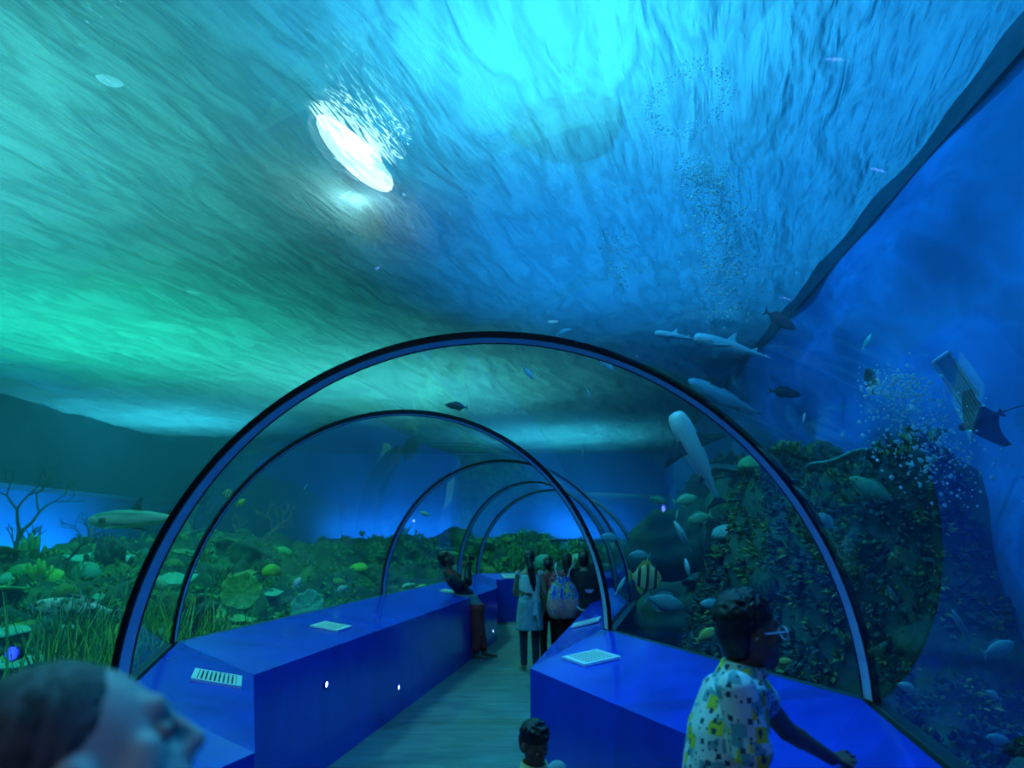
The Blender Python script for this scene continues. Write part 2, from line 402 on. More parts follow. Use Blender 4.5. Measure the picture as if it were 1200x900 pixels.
# ---- acrylic panels, one for each bay, and the arch ribs between them
for i in range(len(RIBS) - 1):
    m = MB(); n = 48
    rings = [];
    for t in np.linspace(0, 1, 5):
        A = arch(*RIBS[i], n, .0); B = arch(*RIBS[i + 1], n, .0)
        rings.append([a.lerp(b, t) for a, b in zip(A, B)])
    m.loft(rings, cap=False, closed=False)
    o = m.build('window_%d' % (i + 1), M['acrylic'], smooth=True)
    struct(o, 'clear curved acrylic panel of the tunnel')
def rib(i, width, label):
    L, R = RIBS[i]; u = (Vector((*R, 0)) - Vector((*L, 0))).normalized(); nrm = Vector((-u.y, u.x, 0))
    c = (Vector((*L, 0)) + Vector((*R, 0))) / 2
    e = empty('arch_rib', (c.x, c.y, BASE_Z))
    def band(name, t0, t1, r0, r1, m):
        b = MB(); rings = []
        A = arch(L, R, 64, r0); B = arch(L, R, 64, r1)
        for a, bb in zip(A, B):
            rings.append([a + nrm * t0, a + nrm * t1, bb + nrm * t1, bb + nrm * t0])
        b.loft(rings); o = b.build(name, m, smooth=False)
        o.data.transform(Matrix.Translation(-Vector((c.x, c.y, BASE_Z)))); o.parent = e; return o
    w = width / 2
    band('joint_band', -w * .78, w * .78, -.012, .014, M['rib_grey'])
    band('rubber_seal', -w, -w * .78, -.015, .017, M['black_rubber'])
    band('rubber_seal', w * .78, w, -.015, .017, M['black_rubber'])
    tag(e, label, 'arch rib', 'arch ribs of the tunnel')
rib(0, .17, 'arch rib behind the photographer'); rib(1, .17, 'arch rib just above the photographer')
rib(2, .13, 'nearest and largest arch rib, grey band between black seals')
rib(3, .12, 'second arch rib, its pale right leg beside the group of visitors')
rib(4, .10, 'third arch rib, rising over the man with the camera')
rib(5, .10, 'small far arch rib framing the distant reef')
rib(6, .10, 'farthest arch rib, a thin dark line by the distant reef')

# ---- blue counters along both sides
def inset(pts, side, d=.04):
    r = []
    for i, p in enumerate(pts):
        a = Vector(pts[max(i - 1, 0)]); b = Vector(pts[min(i + 1, len(pts) - 1)]); t = (b - a).normalized()
        r.append(Vector(p) + Vector((t.y, -t.x)) * side * d)
    return r
BL = inset(PL, 1); BR = inset(PR, -1)
ZF, ZB = .88, 1.0
def P3(p, z): return Vector((p[0], p[1], z))
def grille(parent, at, ux, uy, w=.34, h=.27):
    """vent let into a top: at = centre, ux / uy = in-plane directions"""
    ux = ux.normalized(); nz = ux.cross(uy).normalized(); uy = nz.cross(ux)
    if nz.z < 0: nz = -nz
    Mx = Matrix((ux, uy, nz)).transposed()
    bk = MB().box(at + nz * .004, (w * .9, h * .9, .006), Mx).build('vent_grille', M['grille_dark'], parent)
    fr = MB(); t = .028
    for s in (-1, 1):
        fr.box(at + nz * .010 + ux * s * (w - t) / 2, (t, h, .016), Mx); fr.box(at + nz * .010 + uy * s * (h - t) / 2, (w - 2 * t, t, .016), Mx)
    fr.build('frame', M['grille_white'], bk)
    n = 9; pitch = (h - 2 * t) / n
    for k in range(n):
        MB().box(at + nz * .011 + uy * (-(h - 2 * t) / 2 + pitch * (k + .5)), (w - 2 * t, pitch * .56, .010), Mx).build('slat', M['grille_white'], bk)
def led(parent, at, nrm):
    nrm = nrm.normalized(); a = Vector((0, 0, 1)); b = nrm.cross(a)
    Mx = Matrix((b, a, nrm)).transposed()
    m = MB(); rings = []
    for (r, z) in ((.030, 0), (.034, .004), (.034, .010), (.024, .012), (.022, .004)):
        rings.append([at + Mx @ Vector((r * math.cos(2 * PI * k / 20), r * math.sin(2 * PI * k / 20), z)) for k in range(20)])
    m.loft(rings); o = m.build('spotlight', M['led_ring'], parent)
    MB().ellipsoid(at + nrm * .008, (.021, .021, .006), 16, 6, Mx).build('lens', M['led_blue'], o, smooth=True)
def counter(i, side, label, grilles=(), leds=()):
    F = FL if side < 0 else FR; B = BL if side < 0 else BR
    f0, f1, b0, b1 = F[i], F[i + 1], B[i], B[i + 1]
    c = (Vector(f0) + Vector(f1)) / 2
    e = empty('counter'); tag(e, label, 'counter', 'blue counters along the tunnel')
    body = MB().prism([P3(p, 0) for p in (f0, f1, b1, b0)], [P3(f0, ZF - .02), P3(f1, ZF - .02), P3(b1, ZB - .02), P3(b0, ZB - .02)])
    body.build('front_panel', M['blue_laminate'], e)
    out = Vector((f1[1] - f0[1], -(f1[0] - f0[0]))).normalized() * (-side) * -.0
    top = MB().prism([P3(f0, ZF - .02), P3(f1, ZF - .02), P3(b1, ZB - .02), P3(b0, ZB - .02)], [P3(f0, ZF), P3(f1, ZF), P3(b1, ZB), P3(b0, ZB)])
    top.build('top_panel', M['blue_laminate'], e)
    for (u, w) in grilles:
        lo = P3(f0, ZF).lerp(P3(f1, ZF), u); hi = P3(b0, ZB).lerp(P3(b1, ZB), u)
        at = lo.lerp(hi, w); grille(e, at, P3(f1, ZF) - P3(f0, ZF), hi - lo)
    for (u, z) in leds:
        d = (P3(f1, 0) - P3(f0, 0)).normalized(); n = Vector((d.y, -d.x, 0)) * (1 if side < 0 else -1)
        led(e, P3(f0, z).lerp(P3(f1, z), u), n)
    return e
counter(0, -1, 'blue counter behind the photographer on the left', [(.5, .5)])
counter(1, -1, 'blue counter beside the photographer on the left', [(.6, .5)], [(.5, .3)])
counter(2, -1, 'near left blue counter with a white vent grille beside the dark corner', [(.62, .38)], [(.35, .3)])
counter(3, -1, 'long left blue counter running back to the man with the camera', [(.33, .42)], [(.18, .62), (.47, .26)])
counter(4, -1, 'end of the left blue counter where the man leans', [(.3, .45)], [(.8, .2)])
counter(5, -1, 'short blue counter hidden past the end of the left counter')
counter(6, -1, 'far blue counter in front of the distant reef with one vent grille', [(.10, .45)], [(.2, .3)])
counter(0, 1, 'blue counter behind the photographer on the right', [(.5, .5)])
counter(1, 1, 'near right blue counter under the boy\'s hand', [(.35, .5)])
counter(2, 1, 'right blue counter with a white vent grille behind the small child', [(.83, .42)], [(.5, .3)])
counter(3, 1, 'right blue counter beside the group of women', [(.45, .4)], [(.4, .3)])
counter(4, 1, 'far right blue counter behind the person in black')
counter(5, 1, 'blue counter at the far bend on the right')
counter(6, 1, 'blue counter at the far right end')
slab('wall_end', [(PL[0][0] - .3, PL[0][1] - .3), (PR[0][0] + .3, PR[0][1] - .3), (PR[0][0] + .3, PR[0][1] - .12), (PL[0][0] - .3, PL[0][1] - .12)], 0, 2.8, M['hall_dark'], 'dark end of the tunnel behind the photographer')

# ---- pendant flood lamps above the water
for k, (loc, tgt, w, colr, cone, rad) in enumerate(FLOODS):
    e = empty('flood_lamp', loc)
    if k == 0: e.scale = (1.0, 3.4, 1.0); e.rotation_euler.z = -.22
    m = MB(); rings = []
    for (r, z) in ((.10, .22), (.20, .20), (.26, .02), (.26, -.02), (.235, -.02), (.21, .06)):
        rings.append([(r * math.cos(2 * PI * j / 20), r * math.sin(2 * PI * j / 20), z) for j in range(20)])
    m.loft(rings).build('housing', M['lamp_body'], e)
    MB().tube([(0, 0, .2), (0, 0, TOP - loc[2])], .02, 8).build('stem', M['lamp_body'], e)
    ln = MB().ellipsoid((0, 0, .06), (.2, .2, .03), 20, 6).build('lens', M['lamp_glow'] if k < 2 else M['lamp_soft'] if 'lamp_soft' in M else M['lamp_glow'], e, smooth=True)
    names = ['brightest lamp, a white glare through the water at upper left of centre', 'cyan lamp glowing through the water at the top centre', 'teal flood lamp hanging high over the near left water',
             'unseen green lamp added over the left reef to imitate its green reflection', 'teal flood lamp hanging high over the third rib', 'blue flood lamp aimed at the right wall beyond the nearest rib', 'blue flood lamp aimed at the near right wall',
             'cyan flood lamp over the far left beam', 'cyan flood lamp over the distant reef']
    tag(e, names[k], 'lamp', 'flood lamps above the tank')

# ---- bodies of the added fill lights behind the reef and one small blue spotlight among the corals
for k, (loc, tgt) in enumerate(WALL_FILL):
    d = Vector(tgt) - Vector(loc); e = empty('wall_fill_bar', loc, d.to_track_quat('-Z', 'Y').to_euler())
    MB().box((0, 0, .035), (5.45 if loc[0] < -9 else 4.25, .1, .04)).build('housing', M['wall_blue'], e); MB().box((0, 0, .012), (5.4 if loc[0] < -9 else 4.2, .08, .006)).build('lens', M['led_blue_soft'] if 'led_blue_soft' in M else M['led_blue'], e)
    tag(e, 'unseen added fill light behind the reef ' + ['nearest on the left wall', 'midway along the left wall', 'farthest on the left wall', 'on the far wall, left one', 'on the far wall, right one'][k], 'light bar', 'fill lights added behind the reef')

# ================================================================== reef life
def cmat(name, c1, c2, sc=14, bump=.8, bs=26, rough=.7): return mat(name, c1, c2, sc, rough=rough, bump=bump, bscale=bs)
CM = {
    'green': cmat('coral_green', (.05, .30, .08), (.16, .52, .14)), 'lime': cmat('coral_lime', (.20, .50, .05), (.42, .72, .10)),
    'teal': cmat('coral_teal', (.05, .34, .26), (.16, .58, .42)), 'pale': cmat('coral_pale', (.22, .48, .34), (.45, .72, .50)),
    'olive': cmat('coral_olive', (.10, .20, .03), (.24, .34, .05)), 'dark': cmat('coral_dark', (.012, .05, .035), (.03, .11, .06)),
    'pink': cmat('coral_pink', (.26, .14, .20), (.42, .24, .30)), 'blue': cmat('coral_blue', (.04, .20, .40), (.08, .34, .55)),
}
ADJ = {'green': 'green', 'lime': 'yellow green', 'teal': 'teal', 'pale': 'pale green', 'olive': 'olive', 'dark': 'dark', 'pink': 'dusky pink', 'blue': 'blue'}
rr = random.Random(11)
def wob(p, s, seed): return math.sin(p[0] * s + seed) * math.cos(p[1] * s * 1.3 + seed * 2) + .5 * math.sin(p[2] * s * 1.7 + seed * 3 + p[0] * s)
def dome_mesh(seed, flat=.7):
    v = []; f = []; nu, nv = 18, 8; r = random.Random(seed)
    for i in range(nv + 1):
        th = .55 * PI * i / nv
        for j in range(nu):
            ph = 2 * PI * j / nu; k = 1 + .10 * math.sin(3 * ph + seed) + .05 * math.sin(7 * ph + 5 * th + seed) + .035 * r.uniform(-1, 1)
            v.append((.5 * math.sin(th) * math.cos(ph) * k, .5 * math.sin(th) * math.sin(ph) * k, flat * .5 * math.cos(th) * (1 + .03 * r.uniform(-1, 1)) - .02))
    for i in range(nv):
        for j in range(nu):
            k = (j + 1) % nu; f.append((i * nu + j, (i + 1) * nu + j, (i + 1) * nu + k, i * nu + k))
    f.append(tuple(range(nv * nu, nv * nu + nu))[::-1]); return v, f
def plate_mesh(seed):
    m = MB(); nu = 22; rings = []
    for (r, z) in ((.07, -.02), (.06, .12), (.14, .18), (.34, .21), (.5, .25), (.52, .275), (.48, .29), (.3, .255), (.1, .24), (.01, .24)):
        rings.append([(r * (1 + .16 * math.sin(2 * a + seed) + .08 * math.sin(5 * a + seed * 2)) * math.cos(a), r * (1 + .12 * math.sin(3 * a + seed)) * math.sin(a), z + .05 * r * math.sin(4 * a + seed)) for a in [2 * PI * k / nu for k in range(nu)]])
    m.loft(rings); return m.v, m.f
def branch_mesh(seed, planar=False, depth=4, thick=.035, spread=.55):
    r = random.Random(seed); m = MB()
    def grow(p, d, L, rad, k):
        q = p + d * L; m.tube([p, p.lerp(q, .5) + Vector((r.uniform(-.1, .1), 0 if planar else r.uniform(-.1, .1), 0)) * L, q], [rad, rad * .85, rad * .68], 5)
        if k == 0: return
        for s in range(2 if k > 1 else r.choice((2, 3))):
            a = Vector((r.uniform(-1, 1), r.uniform(-.12, .12) if planar else r.uniform(-1, 1), r.uniform(0, .5))).normalized()
            nd = (d + a * spread * (1.2 if s else -1.2 if planar else 1)).normalized(); nd.z = max(nd.z, .05)
            grow(q, nd.normalized(), L * r.uniform(.62, .85), rad * .68, k - 1)
    for s in range(1 if planar else 4):
        grow(Vector((0, 0, -.03)), Vector((r.uniform(-.6, .6) * (.2 if planar else 1), 0 if planar else r.uniform(-.6, .6), 1)).normalized(), .30, thick, depth - (0 if planar else 1))
    return m.v, m.f
def finger_mesh(seed):
    r = random.Random(seed); m = MB()
    for k in range(13):
        a = r.uniform(0, 6.28); d = r.uniform(0, .3); h = r.uniform(.3, .75) * (1 - d); x, y = d * math.cos(a), d * math.sin(a); R = r.uniform(.05, .075)
        m.tube([(x, y, -.04), (x * 1.25, y * 1.25, h * .5), (x * 1.4, y * 1.4, h * .9), (x * 1.42, y * 1.42, h)], [R * .9, R, R * .85, R * .3], 7)
    return m.v, m.f
def lettuce_mesh(seed):
    r = random.Random(seed); m = MB()
    for k in range(9):
        a0 = 2 * PI * k / 9 + r.uniform(-.3, .3); R = r.uniform(.15, .42); w = r.uniform(.35, .6); h = r.uniform(.2, .42); g = []
        for off in (0, .03):
            for i in range(4):
                t = i / 3
                g.append([((R * (.35 + .65 * t) + off) * math.cos(a0 + (s - .5) * w * 2) , (R * (.35 + .65 * t) + off) * math.sin(a0 + (s - .5) * w * 2), -.03 + h * t + .05 * t * math.sin(9 * s + seed + k)) for s in np.linspace(0, 1, 7)])
        rings = [g[i] + g[4 + i][::-1] for i in range(4)]; m.loft(rings)
    return m.v, m.f
def grass_mesh(seed, n=55, spread=.32, H=.75):
    r = random.Random(seed); v = []; f = []
    for k in range(n):
        a = r.uniform(0, 6.28); d = spread * math.sqrt(r.random()); x, y = d * math.cos(a), d * math.sin(a); h = H * r.uniform(.5, 1); b = r.uniform(0, 6.28); lean = r.uniform(.05, .3); w = r.uniform(.008, .016)
        i0 = len(v)
        for t in (0, .4, .75, 1):
            cx, cy = x + lean * t * t * math.cos(b), y + lean * t * t * math.sin(b); ww = w * (1 - t * .85)
            v += [(cx - ww * math.sin(b), cy + ww * math.cos(b), h * t - .03), (cx + ww * math.sin(b), cy - ww * math.cos(b), h * t - .03), (cx + ww * .5 * math.cos(b), cy + ww * .5 * math.sin(b), h * t - .03)]
        for i in range(3):
            o = i0 + 3 * i
            for j in range(3): f.append((o + j, o + (j + 1) % 3, o + 3 + (j + 1) % 3, o + 3 + j))
    return v, f
def disc_mesh(seed):
    v = []; f = []; nu, nr = 48, 8
    for side in (1, 0):
        for i in range(nr + 1):
            r = .5 * i / nr + .004
            for j in range(nu):
                a = 2 * PI * j / nu; k = 1 + .05 * math.sin(5 * a + seed)
                z = .10 * (i / nr) ** 2 * (1 + .35 * math.sin(9 * a)) + .018 * math.sin(24 * a) * (i / nr) + (.05 if side else 0)
                v.append((r * k * math.cos(a), r * k * math.sin(a), z))
    n1 = (nr + 1) * nu
    for s in (0, 1):
        for i in range(nr):
            for j in range(nu):
                k = (j + 1) % nu; q = (s * n1 + i * nu + j, s * n1 + (i + 1) * nu + j, s * n1 + (i + 1) * nu + k, s * n1 + i * nu + k); f.append(q if s == 0 else q[::-1])
    for j in range(nu):
        k = (j + 1) % nu; a = nr * nu; f.append((a + j, n1 + a + j, n1 + a + k, a + k)); f.append((j, k, n1 + k, n1 + j))
    return v, f
def rock_mesh(seed, sub=4, amp=.42, sq=.75):
    bm = bmesh.new(); bmesh.ops.create_icosphere(bm, subdivisions=sub, radius=.5); r = random.Random(seed); o = [r.uniform(0, 9) for _ in range(4)]
    for q in bm.verts:
        p = q.co; k = 1 + amp * (.55 * wob(p, 4, o[0]) + .3 * wob(p, 9, o[1]) + .15 * wob(p, 19, o[2])); q.co = Vector((p.x * k, p.y * k, p.z * k * sq))
    v = [tuple(q.co) for q in bm.verts]; f = [tuple(q.index for q in ff.verts) for ff in bm.faces]; bm.free(); return v, f
KINDS = {
    'dome_coral': [dome_mesh(s, fl) for s, fl in ((1, .75), (2, 1.0), (3, .6))], 'plate_coral': [plate_mesh(s) for s in (1, 2, 4)],
    'branch_coral': [branch_mesh(s) for s in (3, 5, 8)], 'finger_coral': [finger_mesh(s) for s in (2, 6)], 'lettuce_coral': [lettuce_mesh(s) for s in (1, 7)],
    'sea_fan': [branch_mesh(s, True, 6, .022, .6) for s in (4, 9)], 'seagrass_clump': [grass_mesh(s) for s in (1, 2, 3)], 'reef_boulder': [rock_mesh(s) for s in (1, 2, 3)],
    'disc_coral': [disc_mesh(1)],
}
KNAME = {'dome_coral': 'dome coral', 'plate_coral': 'plate coral', 'branch_coral': 'branching coral', 'finger_coral': 'finger coral', 'lettuce_coral': 'lettuce coral',
         'sea_fan': 'bare branching sea fan', 'seagrass_clump': 'clump of seagrass', 'reef_boulder': 'weedy boulder', 'disc_coral': 'round ruffled disc coral'}
_cache = {}
def cmesh(kind, var, colr):
    k = (kind, var, colr)
    if k not in _cache:
        v, f = KINDS[kind][var % len(KINDS[kind])]; m = M['reef_rock'] if colr == 'rock' else CM[colr]
        me = mesh_data(kind, v, f, kind not in ('branch_coral', 'sea_fan', 'seagrass_clump'), [m])
        bm = bmesh.new(); bm.from_mesh(me); bmesh.ops.recalc_face_normals(bm, faces=bm.faces); bm.to_mesh(me); bm.free()
        _cache[k] = me
    return _cache[k]
def coral(kind, var, colr, x, y, size, label, group, rz=None, tilt=(0, 0), z=None, sz=None):
    zz = float(height(np.array([x]), np.array([y]))[0]) if z is None else z
    o = link(kind, cmesh(kind, var, colr), None, (x, y, zz), (tilt[0], tilt[1], rr.uniform(0, 6.28) if rz is None else rz), (size, size, sz or size))
    return tag(o, label, 'coral' if 'coral' in kind else 'rock' if 'boulder' in kind else 'sea fan' if kind == 'sea_fan' else 'seagrass', group)
def zone(x, y):
    if y > 17: return 'on the distant reef past the far counter'
    cx = np.interp(y, [p[1] for p in PL], [(a[0] + b[0]) / 2 for a, b in RIBS])
    if x > cx: return 'on the dark reef right of the tunnel' if y > 4.3 else 'at the foot of the right wall'
    b = x / y
    if b < -.53: return 'on the reef left of the nearest arch rib'
    if b < -.40: return 'on the reef between the first two ribs'
    return 'on the reef behind the long left counter'
def scatter(n, sampler, kinds, smin, smax, minsep=.55):
    pts = []; k = 0; tries = 0
    while k < n and tries < n * 40:
        tries += 1; x, y = sampler()
        if y > YF - .4 or x > wx(y) - .25 or x < XL + .4: continue
        d = float(poly_dist(np.array([x]), np.array([y]))[0])
        kind, cols, sm = rr.choices(kinds, [q[3] for q in kinds])[0][:3]; s = rr.uniform(smin, smax) * sm
        if d < .14 + s * .5 or any((x - a) ** 2 + (y - b) ** 2 < (minsep * (s + t) / 2) ** 2 for a, b, t in pts): continue
        colr = rr.choice(cols); pts.append((x, y, s)); k += 1
        size = 'tiny' if s < .2 else 'small' if s < .3 else 'huge' if s > .9 else 'large' if s > .55 else ''
        zn = zone(x, y); adj = ADJ.get(colr, 'dark'); hz = float(height(np.array([x]), np.array([y]))[0])
        adj = ('nearer ' if math.hypot(x, y) < 7.5 else 'farther ' if math.hypot(x, y) > 11 else '') + adj
        coral(kind, rr.randrange(3), colr, x, y, s, ' '.join((size + ' ' + adj + ' ' + KNAME[kind] + (' low ' if hz < .75 else ' high ' if hz > 1.45 else ' ') + zn).split()), 'corals ' + zn, tilt=(rr.uniform(-.25, .25), rr.uniform(-.25, .25)))
def polar(a0, a1, r0, r1):
    def s():
        a = math.radians(rr.uniform(a0, a1)); r = math.exp(rr.uniform(math.log(r0), math.log(r1))); return r * math.sin(a), r * math.cos(a)
    return s
KL = [('dome_coral', ['green', 'teal', 'pale', 'lime', 'olive'], 1, 5), ('plate_coral', ['teal', 'green', 'pale', 'olive'], 1.25, 2.6), ('branch_coral', ['olive', 'dark', 'green', 'pink'], 1.1, 3),
      ('finger_coral', ['green', 'lime', 'teal'], 1, 2.2), ('lettuce_coral', ['green', 'olive', 'teal'], 1.2, 3), ('reef_boulder', ['rock', 'dark'], 1.9, 2.5)]
scatter(225, polar(-41, -3, 4.4, 17), KL, .16, .44, .5)
scatter(26, lambda: (rr.uniform(-9, -4), rr.uniform(9, 17)), [('branch_coral', ['dark', 'olive', 'pink'], 1.1, 3), ('plate_coral', ['teal', 'olive'], 1.1, 2), ('finger_coral', ['dark', 'green'], 1.0, 2)], .45, .75)
scatter(50, lambda: (rr.uniform(-4.5, 4.5), rr.uniform(18.7, 22.3)), KL, .35, .7)
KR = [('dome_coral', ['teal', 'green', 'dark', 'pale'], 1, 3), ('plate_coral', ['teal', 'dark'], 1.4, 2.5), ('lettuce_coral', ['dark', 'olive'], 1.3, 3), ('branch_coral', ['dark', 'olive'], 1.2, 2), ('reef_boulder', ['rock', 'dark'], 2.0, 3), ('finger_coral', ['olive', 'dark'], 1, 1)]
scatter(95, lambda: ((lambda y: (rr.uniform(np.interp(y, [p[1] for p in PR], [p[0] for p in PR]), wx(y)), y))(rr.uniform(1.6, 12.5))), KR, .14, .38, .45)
# the ones that stand out
coral('disc_coral', 0, 'green', *pix(283, 684, 7.6)[:2], .40, 'large round green disc coral with ruffled folds behind the left counter', 'corals on the reef behind the long left counter', tilt=(1.05, .1), rz=.3, z=pix(283, 684, 7.6).z - .1)
coral('disc_coral', 0, 'teal', *pix(362, 702, 8.35)[:2], .38, 'round teal disc coral lower down behind the left counter', 'corals on the reef behind the long left counter', tilt=(1.15, -.1), rz=-.1, z=pix(362, 702, 8.35).z - .1)
coral('dome_coral', 1, 'lime', *pix(318, 672, 8.6)[:2], .22, 'bright lime dome coral just right of the large disc coral', 'corals on the reef behind the long left counter', z=pix(318, 672, 8.6).z)
for k, (x, y, s) in enumerate(((-2.9, 5.25, 1.0), (-3.05, 5.9, 1.15), (-2.75, 6.2, 1.05), (-3.3, 5.35, 1.15), (-2.55, 6.6, .9), (-3.6, 6.1, 1.15), (-2.7, 5.6, .95), (-3.2, 6.7, 1.1))):
    coral('seagrass_clump', k, 'lime' if k % 2 == 0 else 'green', x, y, s, ['tall yellow green seagrass clump at the foot of the second rib', 'bright green seagrass clump between the first two ribs'][k % 2], 'seagrass behind the left acrylic', z=.55, sz=s * 1.0)
coral('sea_fan', 0, 'dark', -6.9, 10.2, 1.7, 'dark bare sea fan standing against the blue wall at the far left', 'sea fans on the left reef', rz=.6)
coral('sea_fan', 1, 'dark', -5.9, 9.7, 1.0, 'small dark sea fan right of the tallest one', 'sea fans on the left reef', rz=.5)
coral('sea_fan', 1, 'pink', -5.0, 14.6, 1.3, 'pinkish sea fan on the crest behind the left counter', 'sea fans on the left reef', rz=.3)
for k, (x, y, s) in enumerate(((-5.0, 7.2, .75), (-5.7, 8.1, .85), (-4.3, 6.4, .65), (-6.5, 9.0, 1.0))):
    coral('plate_coral', k, ['teal', 'olive', 'teal', 'green'][k], x, y, s, ['wide teal plate coral low on the left reef', 'broad olive plate coral shelf at far left', 'teal plate coral just left of the nearest rib', 'largest green plate coral shelf at the far left crest'][k], 'large plate corals on the left reef', sz=s * .8)
BO = [(2.9, 8.4, 1.2, 1.9, 'tall dark boulder under the big shark'), (2.3, 9.6, 1.3, 1.6, 'large dark boulder deeper behind the striped fish'), (2.85, 6.3, .9, 1.75, 'dark boulder right of the nearest rib'),
      (2.5, 7.3, 1.1, 1.2, 'low dark boulder behind the boy\'s head'), (3.0, 5.2, .8, 1.75, 'dark boulder against the blue right wall'), (2.2, 6.6, .8, .8, 'dark boulder low behind the boy'), (3.1, 10.2, 1.3, 2.1, 'highest dark boulder on the right reef'),
      (1.9, 8.2, .9, .9, 'dark boulder low beside the second rib'), (2.75, 4.6, .7, .95, 'dark boulder at the foot of the right wall'), (2.45, 5.6, .75, 1.2, 'dark boulder between the nearest rib and the wall')]
for k, (x, y, s, z, lb) in enumerate(BO):
    coral('reef_boulder', k, 'rock', x, y, s, lb, 'boulders right of the tunnel', z=z, sz=s * 1.15)
# leafy algae that covers the rock: too much of it to count
def slope(x, y, e=.05):
    gx = (height(x + e, y) - height(x - e, y)) / (2 * e); gy = (height(x, y + e) - height(x, y - e)) / (2 * e); return gx, gy
def algae(n, sampler, label, smin, smax, colr):
    """leaf tufts spread evenly over the rock's own surface, standing out from it"""
    g = np.random.default_rng(n); P = np.array([sampler() for _ in range(n * 3)]); gx, gy = slope(P[:, 0], P[:, 1]); w = np.sqrt(1 + gx ** 2 + gy ** 2)
    d = poly_dist(P[:, 0], P[:, 1]); ok = (g.random(len(P)) < np.minimum(w, 5) / 5) & (d > .2) & (P[:, 0] < wx(P[:, 1]) - .15) & (P[:, 0] > XL + .5) & (P[:, 1] < YF - .3)
    P = P[ok][:n]; gx, gy = np.clip(gx[ok][:n], -4, 4), np.clip(gy[ok][:n], -4, 4); z = height(P[:, 0], P[:, 1]); v = []; f = []
    for i in range(len(P)):
        N = Vector((-gx[i], -gy[i], 1)).normalized(); A = N.orthogonal().normalized(); B = N.cross(A); O = Vector((P[i, 0], P[i, 1], z[i])) - N * .015
        s = g.uniform(smin, smax); a0 = g.uniform(0, 6.28)
        for k in range(4):
            a = a0 + 1.57 * k + g.uniform(-.4, .4); c = A * math.cos(a) + B * math.sin(a); q = N.cross(c); w = s * g.uniform(.16, .3); r = s * g.uniform(.4, .8); h = s * g.uniform(.6, 1.2); b = len(v)
            v += [O, O + c * r * .55 + q * w + N * h * .6, O + c * r + N * h, O + c * r * .55 - q * w + N * h * .6, O + c * r * .42 + N * h * .72]
            f += [(b, b + 1, b + 4), (b, b + 4, b + 3), (b + 1, b + 2, b + 4), (b + 4, b + 2, b + 3)]
    return tag(obj('algae', v, f, CM[colr]), label, 'algae', kind='stuff')
algae(5200, polar(-41, -2, 4.2, 18), 'short green algae covering the left reef rock', .05, .13, 'green')
algae(2600, polar(-41, -2, 4.2, 18), 'olive algae tufts covering the left reef rock', .05, .14, 'olive')
algae(1500, lambda: (rr.uniform(-5, 4.5), rr.uniform(18.4, 23)), 'green algae covering the distant reef', .12, .26, 'green')
RS = lambda: ((lambda y: (rr.uniform(np.interp(y, [p[1] for p in PR], [p[0] for p in PR]), wx(y)), y))(rr.uniform(1.5, 11)))
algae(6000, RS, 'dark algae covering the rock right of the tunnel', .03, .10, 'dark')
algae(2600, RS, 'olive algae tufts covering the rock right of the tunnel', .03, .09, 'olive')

# ------------------------------------------------------------------ fish
FM = {
    'pale': mat('fish_pale', (.30, .62, .52), (.45, .76, .62), 6, rough=.4), 'silver': mat('fish_silver', (.50, .66, .66), (.72, .84, .80), 5, rough=.3),
    'green': mat('fish_green', (.12, .42, .18), (.22, .56, .22), 6, rough=.4), 'yellow': mat('fish_yellow', (.42, .52, .08), (.55, .62, .12), 6, rough=.4),
    'dark': mat('fish_dark', (.01, .03, .035), (.03, .07, .07), 6, rough=.5), 'red': mat('fish_red', (.34, .05, .07), (.42, .09, .1), 6, rough=.5), 'black': mat('fish_black', (.003, .008, .02), rough=.5),
    'teal': mat('fish_teal', (.10, .40, .40), (.18, .52, .48), 6, rough=.4), 'eye': mat('fish_eye', (.005, .005, .006), rough=.1),
}
def striped():
    t = NT('fish_striped'); p = t.n('ShaderNodeBsdfPrincipled'); t.l(p.outputs[0], t.out.inputs['Surface']); p.inputs['Roughness'].default_value = .4
    sx = t.n('ShaderNodeSeparateXYZ'); t.l(t.coord('Object'), sx.inputs[0])
    w = t.math('SINE', t.math('MULTIPLY', sx.outputs[0], 26), 0)
    t.l(t.ramp(w, [(.45, (.65, .70, .25)), (.55, (.01, .03, .03))]), p.inputs['Base Color']); return t.m
FM['striped'] = striped()
def counter_shade():
    t = NT('shark_skin'); p = t.n('ShaderNodeBsdfPrincipled'); t.l(p.outputs[0], t.out.inputs['Surface']); p.inputs['Roughness'].default_value = .45
    sx = t.n('ShaderNodeSeparateXYZ'); vec = t.coord('Object'); t.l(vec, sx.inputs[0])
    z = t.math('ADD', t.math('MULTIPLY', sx.outputs[2], 6.0), t.math('MULTIPLY', t.noise(vec, 9, 3), .25))
    t.l(t.ramp(z, [(.0, (.62, .74, .62)), (.22, (.50, .64, .54)), (.40, (.10, .20, .20))]), p.inputs['Base Color']); return t.m
FM['shark'] = counter_shade(); FM['shark_fin'] = mat('shark_fin', (.02, .05, .06), (.04, .09, .09), 5, rough=.5)
FM['white_shark'] = mat('dugong_white', (.55, .70, .66), (.72, .82, .76), 4, rough=.35)
def fin(name, pts, th, m, parent, plane='xz', base=None):
    """a fin: outline in a plane, thickest in the middle"""
    n = len(pts); c = [sum(p[0] for p in pts) / n, sum(p[1] for p in pts) / n]
    def to3(p, w): return (p[0], w, p[1]) if plane == 'xz' else (p[0], p[1], w)
    v = [to3(p, 0) for p in pts] + [to3(c, th), to3(c, -th)]
    f = [(i, (i + 1) % n, n) for i in range(n)] + [((i + 1) % n, i, n + 1) for i in range(n)]
    o = obj(name, v, f, m, parent, False)
    if base is not None: o.matrix_local = base
    return o
